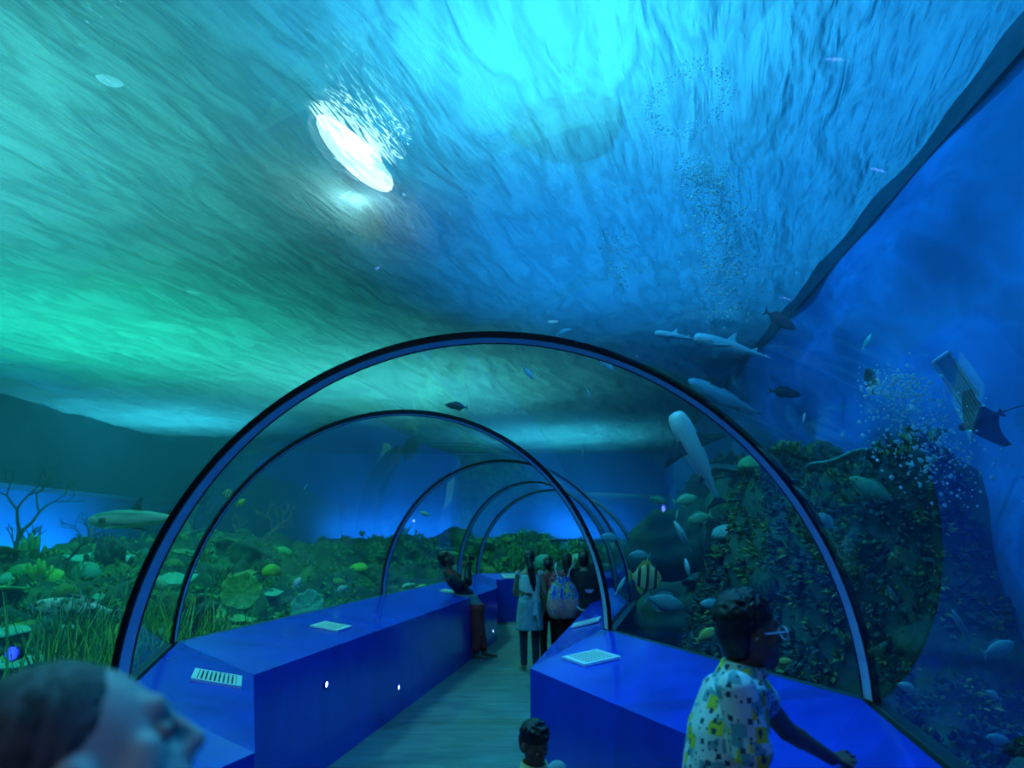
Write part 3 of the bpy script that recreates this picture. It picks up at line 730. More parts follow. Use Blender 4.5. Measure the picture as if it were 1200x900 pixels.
def fish_model(name, hr=.42, wr=.16, m='pale', finm=None, tail='fork'):
    """fish of length 1, nose at +x"""
    mm = FM[m]; fm = FM[finm or m]; e = empty(name); b = MB(); rings = []
    for (x, k) in ((.5, .03), (.46, .28), (.38, .58), (.25, .86), (.10, 1.0), (-.06, .93), (-.2, .66), (-.31, .34), (-.37, .2), (-.40, .18)):
        rings.append([(x, wr / 2 * k ** .9 * math.cos(a), hr / 2 * k * math.sin(a)) for a in [2 * PI * j / 14 for j in range(14)]])
    b.loft(rings).build('body', mm, e, smooth=True)
    h = hr / 2
    if tail == 'fork': fin('tail_fin', [(-.38, h * .16), (-.5, h * .75 + .04), (-.455, 0), (-.5, -h * .75 - .04), (-.38, -h * .16)], .008, fm, e)
    else: fin('tail_fin', [(-.38, h * .16), (-.48, h * .55), (-.5, 0), (-.48, -h * .55), (-.38, -h * .16)], .008, fm, e)
    fin('dorsal_fin', [(.22, h * .82), (.10, h * 1.32), (-.12, h * 1.2), (-.27, h * .62), (-.25, h * .4), (0, h * .9)], .006, fm, e)
    fin('anal_fin', [(.0, -h * .9), (-.08, -h * 1.28), (-.2, -h * 1.05), (-.28, -h * .55), (-.22, -h * .5)], .006, fm, e)
    for s in (-1, 1):
        fin('pectoral_fin', [(.2, 0), (.06, .02), (.02, -.10), (.12, -.07)], .004, fm, e, 'xz', Matrix.Translation((0, s * wr * .5, -.02)) @ Matrix.Rotation(s * -.5, 4, 'Z'))
        MB().ellipsoid((.39, s * wr * .30, hr * .08), (.018, .01, .018), 8, 6).build('eye', FM['eye'], e, smooth=True)
    return e
def shark_model(name, m='shark', finm='shark_fin', slim=1.0, dorsal=True, blunt=False):
    e = empty(name); mm = FM[m]; fm = FM[finm]; b = MB(); rings = []
    prof = ((.5, .012), (.485, .035), (.44, .062), (.36, .085), (.22, .102), (.06, .10), (-.1, .08), (-.22, .055), (-.32, .034), (-.40, .022), (-.43, .018))
    if blunt: prof = ((.5, .03), (.49, .062), (.45, .088), (.36, .105), (.22, .11), (.06, .10), (-.1, .078), (-.22, .05), (-.32, .03), (-.40, .02), (-.43, .016))
    for (x, k) in prof:
        k *= slim; rings.append([(x, k * math.cos(a), k * .92 * math.sin(a)) for a in [2 * PI * j / 18 for j in range(18)]])
    b.loft(rings).build('body', mm, e, smooth=True)
    if dorsal:
        fin('dorsal_fin', [(.10, .07), (.0, .2), (-.03, .2), (-.02, .11), (-.06, .06)], .010, fm, e)
        fin('rear_dorsal_fin', [(-.25, .035), (-.30, .08), (-.325, .075), (-.32, .025)], .006, fm, e)
    fin('tail_fin', [(-.40, .02), (-.47, .13), (-.5, .16), (-.475, .03), (-.5, -.07), (-.46, -.055), (-.41, -.018)], .007, fm, e, 'xz', Matrix.Rotation(1.1, 4, 'X') if blunt else None)
    for s in (-1, 1):
        fin('pectoral_fin', [(.27, .06 * s), (.13, .31 * s), (.08, .33 * s), (.10, .16 * s), (.10, .07 * s)], .008, fm, e, 'xy', Matrix.Translation((0, 0, -.05)) @ Matrix.Rotation(-s * .15, 4, 'X'))
        fin('pelvic_fin', [(-.12, .03 * s), (-.19, .10 * s), (-.21, .09 * s), (-.2, .03 * s)], .005, fm, e, 'xy', Matrix.Translation((0, 0, -.035)))
        MB().ellipsoid((.435, s * .062 * slim, .012), (.009, .006, .009), 8, 6).build('eye', FM['eye'], e, smooth=True)
    g = MB()
    for s in (-1, 1):
        for k in range(4): g.box((.27 + k * .018, s * .098 * slim, -.012), (.004, .012, .05))
    g.build('gill_slits', FM['dark'], e)
    return e
def ray_model(name):
    e = empty(name); v = []; f = []; nx, ny = 17, 25
    # diamond disc: wings swept, thick in the middle, drooping tips
    for side in (1, -1):
        for j in range(ny):
            s = -1 + 2 * j / (ny - 1); a = abs(s); x0 = .36 - .30 * a ** 1.2; x1 = -.34 + .20 * a ** .8 + .06 * math.sin(a * PI)
            for i in range(nx):
                u = i / (nx - 1); x = x0 + (x1 - x0) * u; th = .085 * (1 - a) ** 1.3 * math.sin(PI * u) ** .7 + .002
                v.append((x, s * .62, side * th - .16 * a ** 2 + .10 * a * math.sin(1.2 * u + .4)))
    n = nx * ny
    for side in (0, 1):
        for j in range(ny - 1):
            for i in range(nx - 1):
                q = (side * n + j * nx + i, side * n + (j + 1) * nx + i, side * n + (j + 1) * nx + i + 1, side * n + j * nx + i + 1); f.append(q if side else q[::-1])
    o = obj('disc', v, f, FM['black'], e, True)
    MB().ellipsoid((.36, 0, .0), (.13, .085, .055), 14, 8).build('head', FM['black'], e, smooth=True)
    MB().tube([(-.3, 0, 0), (-.6, .02, .02), (-.95, .0, .06), (-1.25, -.05, .05)], [.02, .013, .008, .003], 6).build('tail', FM['black'], e)
    for s in (-1, 1): fin('pelvic_fin', [(-.28, .02 * s), (-.40, .10 * s), (-.42, .04 * s), (-.36, .01 * s)], .006, FM['black'], e, 'xy')
    return e
def in_tunnel(P, pad=.12):
    for i in range(len(RIBS) - 1):
        q = [RIBS[i][0], RIBS[i][1], RIBS[i + 1][1], RIBS[i + 1][0]]; ins = False
        for k in range(4):
            a, b = q[k], q[(k + 1) % 4]
            if (a[1] > P.y) != (b[1] > P.y) and P.x < (b[0] - a[0]) * (P.y - a[1]) / (b[1] - a[1]) + a[0]: ins = not ins
        if ins:
            L = (Vector(RIBS[i][0]) + Vector(RIBS[i + 1][0])) / 2; R = (Vector(RIBS[i][1]) + Vector(RIBS[i + 1][1])) / 2
            h = (Vector((P.x, P.y)) - (L + R) / 2).dot((R - L).normalized()); w = (R - L).length / 2
            if abs(h) < w and P.z < BASE_Z + 1.72 * math.sqrt(1 - (h / w) ** 2) + pad: return True
    return False
PROTO = {}
def place(key, builder, px, py, Lpx, head, Y, label, cat='fish', group=None, view='side', yaw=0.0, roll=0.0):
    """head = heading of the nose in the picture (degrees, 0 right, 90 up); view = which flank faces the walkway"""
    e = builder() if key not in PROTO else copy_tree(PROTO[key])
    PROTO.setdefault(key, e)
    P = pix(px, py, Y)
    if in_tunnel(P): print('IN TUNNEL', label, P)
    a = math.radians(head); depth = (P - Vector((0, 0, CAM_H))).dot(CF); S = Lpx / FPX * depth
    X = CR * math.cos(a) + CU * math.sin(a); X = (X + CF * math.sin(yaw)).normalized()
    if view == 'side': Z = Vector((0, 0, 1)) if abs(X.z) < .75 else -CF
    else: Z = CF                                   # seen from below: belly to the walkway
    Y_ = Z.cross(X).normalized(); Z = X.cross(Y_)
    R = Matrix((X, Y_, Z)).transposed() @ Matrix.Rotation(roll, 3, 'X')
    e.matrix_world = Matrix.Translation(P) @ R.to_4x4() @ Matrix.Scale(S, 4)
    return tag(e, label, cat, group)
G1 = 'fish swimming right of the tunnel'
fo = lambda m, hr=.42, wr=.16, f=None, t='fork', n='reef_fish': (lambda: fish_model(n, hr, wr, m, f, t))
place('pale', fo('pale'), 939, 657, 40, -42, 5.6, 'pale green oval fish heading down right inside the nearest rib', group=G1)
place('pale_tall', fo('pale', .62, .2), 800, 628, 40, 118, 6.2, 'blunt pale fish with its nose up below the big shark', group=G1, yaw=.3)
place('pale', None, 904, 678, 30, 176, 5.8, 'pale fish heading left beside the green oval fish', group=G1)
place('teal', fo('teal'), 750, 651, 26, 178, 6.4, 'small teal fish heading left above the striped fish', group=G1)
place('striped', fo('striped', .78, .14, 'yellow', 'round', 'striped_angelfish'), 756, 677, 40, -6, 6.2, 'tall angelfish with dark vertical stripes', group=G1)
place('teal', None, 779, 706, 48, -17, 5.9, 'long teal fish swimming just above the right counter', group=G1)
place('teal', None, 727, 686, 24, 55, 6.3, 'teal fish with nose up beside the second rib', group=G1, yaw=.4)
place('teal', None, 715, 630, 24, 175, 7.2, 'teal fish near the second rib, left of the blunt pale fish', group=G1)
place('yellow', fo('yellow'), 758, 660, 14, 80, 6.1, 'tiny yellow fish above the striped angelfish', group=G1)
place('pale_tall', None, 806, 667, 26, 100, 6.8, 'diamond shaped pale fish right of the striped angelfish', group=G1, yaw=.5)
place('green', fo('green'), 803, 586, 30, 12, 6.9, 'bright green fish in front of the dark rock under the shark', group=G1)
place('green', None, 820, 607, 30, -165, 6.9, 'green fish just below the bright green one', group=G1)
place('green', None, 793, 605, 16, 80, 6.9, 'small green fish beside the dark rock', group=G1)
place('green', None, 771, 586, 20, -20, 8.0, 'dim green fish left of the shark\'s tail', group=G1)
place('pale', None, 857, 632, 14, 10, 6.9, 'tiny pale fish in front of the dark reef centre', group=G1)
place('pale', None, 843, 672, 18, -60, 6.6, 'small dim fish above the boy\'s hair', group=G1)
place('teal', None, 880, 681, 20, 90, 6.0, 'small dim teal fish right of the boy\'s hair', group=G1, yaw=.5)
place('teal', None, 834, 708, 28, 178, 5.8, 'dim teal fish just left of the boy\'s hair', group=G1)
place('yellow', None, 828, 744, 30, 30, 5.2, 'yellow green fish low beside the boy\'s neck', group=G1)
place('yellow', None, 918, 776, 22, 10, 4.4, 'yellow fish low in front of the boy\'s chin', group=G1)
place('pale', None, 970, 611, 28, 135, 4.6, 'pale fish just outside the nearest rib on the right', group=G1)
place('pale', None, 910, 594, 22, 170, 6.2, 'dim oval fish inside the nearest rib near the top of the reef', group=G1)
place('green_long', fo('green', .30, .14), 1024, 575, 66, 152, 4.7, 'long green wrasse above the reef by the right wall', group=G1)
place('teal_long', fo('teal', .26, .14), 1127, 735, 48, 118, 3.5, 'pale blue slender fish nosing upward at the lower right', group=G1)
place('pale', None, 1164, 815, 22, 150, 3.3, 'small oval fish at the lower right corner', group=G1)
place('pale', None, 1064, 806, 26, 160, 3.3, 'oval fish above the corner of the near right counter', group=G1)
place('teal', None, 1172, 868, 34, 165, 3.0, 'teal fish at the bottom right corner', group=G1)
place('teal', None, 1170, 760, 40, 20, 3.6, 'dim blue fish behind the slender one at lower right', group=G1)
place('pale', None, 985, 690, 30, -60, 4.3, 'dim fish just outside the nearest rib beside the reef', group=G1)
place('teal_long', None, 1048, 700, 32, 120, 4.0, 'slender pale fish in front of the dark boulder at right', group=G1)
G2 = 'fish swimming above the tunnel'
place('white', lambda: shark_model('pale_dolphin_fish', 'white_shark', 'white_shark', .85, True, True), 858, 407, 92, 165, 6.6, 'white dolphin shaped fish above the nearest rib', group=G2)
place('white', None, 792, 394, 50, 172, 6.6, 'small white fish swimming ahead of the dolphin shaped one', group=G2)
place('dark', fo('dark', .30, .16), 919, 460, 40, -8, 6.6, 'dark fish below the white dolphin shaped fish', group=G2)
place('silver', fo('silver', .30, .14), 710, 426, 26, -40, 7.5, 'silver sliver of a fish inside the top of the nearest rib', group=G2)
place('silver', None, 691, 464, 18, 110, 7.5, 'small white fish below the silver sliver', group=G2)
place('silver', None, 619, 437, 20, -50, 8.0, 'small fish right under the apex of the nearest rib', group=G2)
place('dark', None, 535, 476, 28, 172, 8.0, 'dark fish just above the second rib', group=G2)
place('red', fo('red', .34, .16), 914, 375, 44, -30, 7.0, 'red fish near the dark coping of the right wall', group=G2)
place('silver', None, 942, 490, 14, 80, 5.6, 'tiny white fish right of the nearest rib', group=G2)
place('silver', None, 661, 389, 20, 20, 8.0, 'small pale fish over the nearest rib near the centre', group=G2)
place('dark_deep', fo('dark', .75, .2), 1020, 447, 34, 100, 5.0, 'dark olive fish beside the bubbles by the right wall', group=G2)
place('teal', None, 1016, 400, 22, 60, 5.0, 'small pale blue fish above the dark olive one', group=G2)
place('silver', None, 683, 528, 18, 90, 10.5, 'small silver fish left of the big shark', group=G2)
G3 = 'sharks in the tank'
place('shark', lambda: shark_model('shark', blunt=True), 818, 538, 122, 117, 6.0, 'big pale bellied shark seen from below inside the nearest rib', 'shark', G3, 'belly')
place('reef_shark', lambda: shark_model('shark', slim=.95), 162, 608, 124, 183, 8.0, 'pale shark cruising left behind the nearest rib', 'shark', G3, yaw=.1)
place('reef_shark', None, 850, 466, 96, 155, 9.5, 'dim shark silhouette above the nearest rib on the right', 'shark', G3, 'belly')
place('ray', lambda: ray_model('eagle_ray'), 1152, 492, 62, 200, 4.1, 'black ray with drooping wings beside the right wall', 'ray', None, 'belly', roll=.5)
G4 = 'fish left of the tunnel'
FM['mottled'] = mat('fish_mottled', (.02, .10, .08), (.50, .72, .60), 13, rough=.5, stops=[(.44, (.02, .09, .07)), (.54, (.48, .70, .58))])
place('mottled', fo('mottled', .24, .16, None, 'round', 'mottled_grouper'), 88, 714, 112, 176, 6.3, 'long pale mottled fish resting over the low left reef', group=G4)
place('yellow', None, 282, 589, 14, 30, 9.0, 'tiny yellow fish between the first two ribs', group=G4)
place('striped_s', fo('striped', .7, .14, 'yellow', 'round', 'striped_angelfish'), 268, 579, 14, 170, 8.8, 'tiny striped fish at the edge of the second rib', group=G4)
place('teal', None, 357, 574, 16, 60, 10, 'tiny dim fish above the left reef', group=G4)
place('blue', fo('blue_f') if 'blue_f' in FM else fo('silver', .5), 348, 683, 16, 50, 7.6, 'tiny bright fish among corals right of the disc coral', group=G4)
place('silver', None, 498, 602, 14, 160, 12.6, 'tiny silver fish left of the man with the camera', group=G4)
place('pale', None, 400, 690, 16, 20, 8.5, 'small pale fish over corals behind the left counter', group=G4)

# a counter grille's reflection in the acrylic, modelled as a solid panel
def reflected_grille():
    c = pix(1120, 444, 4.3); e = empty('grille_reflection', c); d = 4.3 / FPX * 1.02
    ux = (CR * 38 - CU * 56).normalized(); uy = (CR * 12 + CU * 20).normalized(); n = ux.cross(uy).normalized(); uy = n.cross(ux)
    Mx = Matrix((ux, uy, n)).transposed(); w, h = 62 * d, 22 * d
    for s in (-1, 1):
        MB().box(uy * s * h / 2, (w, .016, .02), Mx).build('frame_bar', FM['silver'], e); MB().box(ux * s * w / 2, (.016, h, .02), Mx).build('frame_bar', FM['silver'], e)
    MB().box((0, 0, 0), (w, h, .006), Mx).build('reflection_panel', FM['teal'], e)
    tag(e, 'pale framed panel standing in for a reflected vent grille beside the black ray', 'reflected_grille')
reflected_grille()

# ------------------------------------------------------------------ air bubbles
def bubble_mat():
    t = NT('bubble'); tr = t.n('ShaderNodeBsdfTransparent'); gl = t.n('ShaderNodeBsdfGlossy'); gl.inputs['Roughness'].default_value = .1
    tl = t.n('ShaderNodeBsdfTranslucent'); tl.inputs['Color'].default_value = (.85, 1, 1, 1); df = t.n('ShaderNodeBsdfDiffuse'); df.inputs['Color'].default_value = (.85, 1, 1, 1)
    a = t.n('ShaderNodeMixShader'); a.inputs[0].default_value = .3; t.l(tl.outputs[0], a.inputs[1]); t.l(df.outputs[0], a.inputs[2])
    b = t.n('ShaderNodeMixShader'); b.inputs[0].default_value = .2; t.l(a.outputs[0], b.inputs[1]); t.l(gl.outputs[0], b.inputs[2])
    c = t.n('ShaderNodeMixShader'); c.inputs[0].default_value = .85; t.l(tr.outputs[0], c.inputs[1]); t.l(b.outputs[0], c.inputs[2])
    t.l(c.outputs[0], t.out.inputs['Surface']); return t.m
M['bubble'] = bubble_mat()
_b = bmesh.new(); bmesh.ops.create_icosphere(_b, subdivisions=1, radius=1.0); BV = np.array([q.co[:] for q in _b.verts]); BF = np.array([[q.index for q in ff.verts] for ff in _b.faces]); _b.free()
def bubbles(name, pts, rad, label):
    n = len(pts); v = (BV[None] * rad[:, None, None] + pts[:, None]).reshape(-1, 3); f = (BF[None] + (np.arange(n) * len(BV))[:, None, None]).reshape(-1, 3)
    o = obj(name, v, f, M['bubble'], smooth=True); return tag(o, label, 'bubbles', kind='stuff')
def plume(px_path, Y, n, spread, label, rmin=.002, rmax=.008):
    t = RNG.random(n) ** .8; P = [pix(x, y, Y) for x, y in px_path]; k = np.linspace(0, 1, len(P)); A = np.array([p[:] for p in P])
    c = np.stack([np.interp(t, k, A[:, i]) for i in range(3)], 1); s = np.interp(t, k, spread)[:, None]
    pts = c + RNG.normal(0, 1, (n, 3)) * s * np.array([1, .6, .5]); pts[:, 2] = np.minimum(pts[:, 2], WATER_Z - .06)
    return bubbles('bubble_plume', pts, RNG.uniform(rmin, rmax, n) * (1 + RNG.random(n) ** 6 * 1.5), label)
plume([(848, 372), (852, 300), (835, 220), (815, 190)], 4.35, 1700, [.08, .13, .10, .08], 'column of air bubbles rising at upper right of the nearest rib')
plume([(1120, 575), (1085, 520), (1060, 470), (1050, 440)], 4.2, 900, [.16, .17, .13, .08], 'column of air bubbles beside the right wall', .003, .009)
plume([(728, 335), (724, 300), (720, 270)], 5.2, 120, [.05, .06, .06], 'thin trail of bubbles left of the main column')
def ring():
    n = 420; a = RNG.random(n) * 2 * PI; c = pix(806, 118, 1); d = (c - Vector((0, 0, CAM_H))); c = Vector((0, 0, CAM_H)) + d * ((WATER_Z - .1 - CAM_H) / d.z)
    r = 1 + RNG.normal(0, .12, n); pts = np.stack([c.x + .23 * r * np.cos(a), c.y + .36 * r * np.sin(a), WATER_Z - .08 - RNG.random(n) * .06], 1)
    bubbles('bubble_ring', pts, RNG.uniform(.003, .009, n), 'ring of bubbles breaking at the water surface above the column')
ring()

def reef_spot():
    p = pix(14, 766, 5.6); e = empty('reef_spotlight', p); MB().tube([(0, .1, 0), (0, 0, 0)], [.05, .06], 14).build('housing', M['lamp_body'], e)
    MB().ellipsoid((0, -.005, 0), (.05, .015, .05), 14, 6).build('lens', M['led_reef'], e, smooth=True); light('reef_spot_light', 'POINT', p + Vector((0, -.1, .03)), 2.2, (.02, .05, 1.0), shadow_soft_size=.03); tag(e, 'small glowing blue spotlight among the corals at the far left', 'spotlight')
reef_spot()

# ================================================================== people
def V(*a): return Vector(a)
class Blob(MB):
    """closed shapes that are fused into one continuous skin"""
    def cone(s, p, q, a, b, n=12):
        p = Vector(p); q = Vector(q); t = (q - p); L = t.length
        if L < 1e-5: return s.ellipsoid(p, (a, a, a))
        t /= L; u = t.orthogonal().normalized(); w = t.cross(u); rings = []
        for (c, r, sgn) in ((p, a, -1), (q, b, 1)):
            for k in ((-80, -50, -20) if sgn < 0 else (20, 50, 80)):
                al = math.radians(k); rings.append([c + t * r * math.sin(al) + (u * math.cos(2 * PI * j / n) + w * math.sin(2 * PI * j / n)) * r * math.cos(al) for j in range(n)])
        return s.loft(rings)
    def chain(s, pts, rad):
        for i in range(len(pts) - 1): s.cone(pts[i], pts[i + 1], rad[i], rad[i + 1])
        return s
    def torso(s, rows, sv, fv, n=20):
        rings = []
        for (c, w, d) in rows:
            rings.append([Vector(c) + sv * w * math.copysign(abs(math.cos(a)) ** .85, math.cos(a)) + fv * d * math.sin(a) for a in [2 * PI * j / n for j in range(n)]])
        return s.loft(rings)
    def skin(s, name, m, voxel, smooth=4, parent=None, origin=None):
        me = mesh_data(name, s.v, s.f); bm = bmesh.new(); bm.from_mesh(me); bmesh.ops.recalc_face_normals(bm, faces=bm.faces); bm.to_mesh(me); bm.free()
        t = bpy.data.objects.new(name, me); COL.objects.link(t)
        r = t.modifiers.new('r', 'REMESH'); r.mode = 'VOXEL'; r.voxel_size = voxel; r.use_smooth_shade = True
        if smooth: q = t.modifiers.new('s', 'SMOOTH'); q.factor = .5; q.iterations = smooth
        dg = bpy.context.evaluated_depsgraph_get(); out = bpy.data.meshes.new_from_object(t.evaluated_get(dg))
        bpy.data.objects.remove(t); bpy.data.meshes.remove(me)
        out.name = name; out.materials.clear(); out.materials.append(m); out.polygons.foreach_set('use_smooth', [True] * len(out.polygons))
        if origin is not None: out.transform(Matrix.Translation(-Vector(origin)))
        o = bpy.data.objects.new(name, out); COL.objects.link(o); o.parent = parent
        return o
def joints(x, y, facing, k, lean=(0, 0), z0=0.0, **ov):
    """a standing figure's joints in world space; facing in degrees (0 = +y, -90 = +x); anything can be overridden"""
    a = math.radians(facing); f = V(-math.sin(a), math.cos(a), 0); s = V(math.cos(a), math.sin(a), 0)     # s = the figure's right
    def P(r, fw, z): return V(x, y, z0) + s * r * k + f * (fw * k + lean[0] * max(0, z - .9)) + s * lean[1] * max(0, z - .9) + V(0, 0, z * k)
    J = dict(pelvis=P(0, 0, .93), waist=P(0, .005, 1.08), chest=P(0, .01, 1.26), upper=P(0, -.005, 1.38), neck=P(0, .0, 1.46), head=P(0, .03, 1.585), f=f, s=s, k=k,
             shR=P(.17, -.005, 1.385), shL=P(-.17, -.005, 1.385), elR=P(.23, -.02, 1.10), elL=P(-.23, -.02, 1.10), wrR=P(.23, .07, .86), wrL=P(-.23, .07, .86),
             tipR=P(.22, .11, .69), tipL=P(-.22, .11, .69), hipR=P(.085, 0, .9), hipL=P(-.085, 0, .9), knR=P(.09, .02, .49), knL=P(-.09, .02, .49),
             anR=P(.09, -.02, .085), anL=P(-.09, -.02, .085), toeR=P(.11, .15, .03), toeL=P(-.11, .15, .03), hf=f, hu=V(0, 0, 1))
    J.update(ov); return J
def hk(J): return J['k'] * J.get('hs', 1.0)
def head_frame(J):
    f = J['hf'].normalized(); s = f.cross(J['hu']).normalized(); u = s.cross(f); return Matrix((s, f, u)).transposed()
def hand(b, wr, tip, k, nrm, thumb_side, curl=.35, spread=.5):
    d = (tip - wr).normalized(); L = (tip - wr).length; n = (nrm - d * nrm.dot(d)).normalized(); w = d.cross(n).normalized() * thumb_side   # w: towards the thumb
    p0 = wr + d * L * .08; kn = wr + d * L * .50
    for o in (-.6, -.2, .2, .6): b.cone(p0 + w * o * .02 * k, kn + w * o * .055 * k, .013 * k, .0105 * k, 8)
    for o, fl in ((.62, .44), (.22, .5), (-.2, .46), (-.6, .36)):
        a0 = kn + w * o * .058 * k; dd = (d + w * o * .16 * spread).normalized(); a1 = a0 + (dd - n * curl * .4).normalized() * fl * L * .42; a2 = a1 + (dd - n * curl).normalized() * fl * L * .33; a3 = a2 + (dd - n * curl * 1.5).normalized() * fl * L * .25
        b.chain([a0, a1, a2, a3], [.0092 * k, .0082 * k, .0076 * k, .0062 * k])
    t0 = wr + d * L * .2 + w * .024 * k; t1 = t0 + (d * .6 + w * .8).normalized() * L * .22; t2 = t1 + (d * .95 + w * .3 - n * curl * .5).normalized() * L * .2
    b.chain([t0, t1, t2], [.014 * k, .0105 * k, .008 * k])
def body_blob(J, hands=True, curl=.35, hn=None, hnL=None):
    spread = J.get('spread', .5)
    k = J['k']; b = Blob(); s = J['s']; f = J['f']
    b.torso([(J['pelvis'] - V(0, 0, .09 * k), .12 * k, .095 * k), (J['pelvis'], .155 * k, .11 * k), (J['waist'], .125 * k, .095 * k), (J['chest'], .15 * k, .108 * k), (J['upper'], .14 * k, .085 * k), (J['neck'], .06 * k, .058 * k)], s, f)
    b.cone(J['upper'], J['neck'].lerp(J['head'], .05), .075 * k, .056 * k); b.cone(J['neck'] - V(0, 0, .02 * k), J['head'] - J['hu'] * .05 * k, .055 * k, .052 * k)
    H = head_frame(J); hc = J['head']; k0 = k; k = hk(J); q = lambda x, y, z: hc + H @ (V(x, y, z) * k)
    b.ellipsoid(q(0, -.008, .022), (.075 * k, .096 * k, .098 * k), 20, 14, H); b.ellipsoid(q(0, .025, -.045), (.060 * k, .068 * k, .074 * k), 18, 12, H)
    b.cone(q(0, .068, -.098), q(0, .074, -.09), .024 * k, .022 * k); b.cone(q(-.02, .082, .027), q(.02, .082, .027), .017 * k, .017 * k)       # chin, brow
    b.cone(q(0, .092, .012), q(0, .108, -.026), .009 * k, .0125 * k); b.cone(q(-.011, .096, -.032), q(.011, .096, -.032), .009 * k, .009 * k)    # nose
    b.cone(q(-.017, .086, -.058), q(.017, .086, -.058), .0085 * k, .0085 * k); b.cone(q(-.014, .085, -.069), q(.014, .085, -.069), .009 * k, .009 * k)    # lips
    for sd in (-1, 1):
        b.cone(q(sd * .045, .058, -.012), q(sd * .05, .045, -.03), .022 * k, .024 * k)
        b.ellipsoid(q(sd * .079, .0, -.012), (.013 * k, .020 * k, .032 * k), 10, 8, H)
    k = k0
    for S in 'RL':
        b.chain([J['sh' + S], J['el' + S], J['wr' + S]], [.050 * k, .040 * k, .027 * k]); m = J['el' + S].lerp(J['wr' + S], .3); b.cone(J['el' + S], m, .039 * k, .040 * k)
        b.chain([J['hip' + S], J['kn' + S]], [.085 * k, .056 * k]); c = J['kn' + S].lerp(J['an' + S], .32); b.chain([J['kn' + S], c, J['an' + S]], [.054 * k, .056 * k, .036 * k])
        heel = J['an' + S] - V(0, 0, .04 * k); b.chain([J['an' + S], heel], [.036 * k, .036 * k]); b.chain([heel, J['toe' + S].lerp(heel, .3), J['toe' + S]], [.034 * k, .036 * k, .022 * k])
        nn = (hnL if S == 'L' and hnL is not None else hn) or (s if S == 'R' else -s)
        if hands: hand(b, J['wr' + S], J['tip' + S], k, nn, -1 if S == 'R' else 1, curl, spread)
    return b
def eyes(J, parent, O):
    k = hk(J); H = head_frame(J)
    for sd in (-1, 1):
        e = MB().ellipsoid(J['head'] + H @ V(sd * .031 * k, .0815 * k, -.002 * k) - O, (.0115 * k,) * 3, 12, 8).build('eye', M['eye_white'], parent, smooth=True)
        MB().ellipsoid(J['head'] + H @ V(sd * .031 * k, .0905 * k, -.003 * k) - O, (.0065 * k, .005 * k, .0065 * k), 10, 6, H).build('iris', M['eye_dark'], e, smooth=True)
def hair_blob(J, locks=120, length=.03, seed=1, back=0.0):
    k = hk(J); H = head_frame(J); hc = J['head']; b = Blob(); q = lambda x, y, z: hc + H @ (V(x, y, z) * k); r = random.Random(seed)
    b.ellipsoid(q(0, -.022, .046), (.083 * k, .094 * k, .088 * k), 20, 14, H); b.ellipsoid(q(0, -.052, .01), (.076 * k, .062 * k, .085 * k), 18, 12, H); b.ellipsoid(q(0, -.05, -.03), (.06 * k, .05 * k, .07 * k), 16, 10, H)
    for i in range(locks):
        a = r.uniform(0, 2 * PI); e = math.asin(r.uniform(.12, 1)); n = V(math.cos(e) * math.cos(a), math.cos(e) * math.sin(a), math.sin(e))
        p = V(n.x * .080, -.020 + n.y * .092, .046 + n.z * .087)
        d = (n * .55 + V(r.uniform(-.4, .4), .55, r.uniform(-.1, .3))).normalized() if n.z > .45 else (n * .35 + V(0, -.1, -.8)).normalized()
        b.cone(q(*p), q(*(p + d * length)), .013 * k, .004 * k, 6)
    return b
def shirt_blob(J, sleeve=.62, ease=1.14, hem=-.1, both=True):
    k = J['k']; b = Blob(); s = J['s']; f = J['f']; e = ease
    b.torso([(J['pelvis'] + V(0, 0, hem * k), .158 * e * k, .118 * e * k), (J['pelvis'], .16 * e * k, .118 * e * k), (J['waist'], .145 * e * k, .112 * e * k), (J['chest'], .158 * e * k, .118 * e * k), (J['upper'] + V(0, 0, .005 * k), .142 * e * k, .092 * e * k), (J['neck'] - V(0, 0, .012 * k), .072 * e * k, .068 * e * k)], s, f)
    for S in 'RL':
        p = J['sh' + S]; t = p.lerp(J['el' + S], min(sleeve, 1) * J.get('sl' + S, 1))
        b.chain([p, t], [.064 * e * k, (.062 if sleeve < 1 else .05) * e * k])
        if sleeve > 1: b.chain([J['el' + S], J['el' + S].lerp(J['wr' + S], sleeve - 1)], [.05 * e * k, .04 * e * k])
    return b
def trouser_blob(J, length=1.9, ease=1.15, waist=.06):
    k = J['k']; b = Blob(); e = ease; s = J['s']; f = J['f']
    b.torso([(J['pelvis'] - V(0, 0, .1 * k), .13 * e * k, .105 * e * k), (J['pelvis'], .155 * e * k, .113 * e * k), (J['pelvis'] + V(0, 0, waist * k), .14 * e * k, .105 * e * k)], s, f)
    for S in 'RL':
        b.chain([J['hip' + S], J['kn' + S].lerp(J['hip' + S], max(0, 1 - length))], [.088 * e * k, .066 * e * k])
        if length > 1: b.chain([J['kn' + S], J['kn' + S].lerp(J['an' + S], length - 1)], [.066 * e * k, .052 * e * k])
    return b
def skinm(name, c): return mat(name, c, tuple(x * 1.15 for x in c), 20, rough=.5, bump=.08, bscale=90)
M['skin_a'] = skinm('skin_brown', (.16, .085, .055)); M['skin_b'] = skinm('skin_tan', (.30, .18, .12)); M['skin_f'] = skinm('skin_light', (.55, .50, .46))
M['hair'] = mat('hair_black', (.004, .005, .007), (.010, .012, .015), 40, rough=.3, bump=.35, bscale=150, vscale=(2, 2, .4)); M['hair_grey'] = mat('hair_greying', (.012, .014, .016), (.16, .17, .18), 26, rough=.5, bump=.4, bscale=60, vscale=(3, 1, 1))
M['eye_white'] = mat('eye_white', (.34, .34, .33), rough=.3); M['eye_dark'] = mat('eye_dark', (.01, .007, .005), rough=.1)
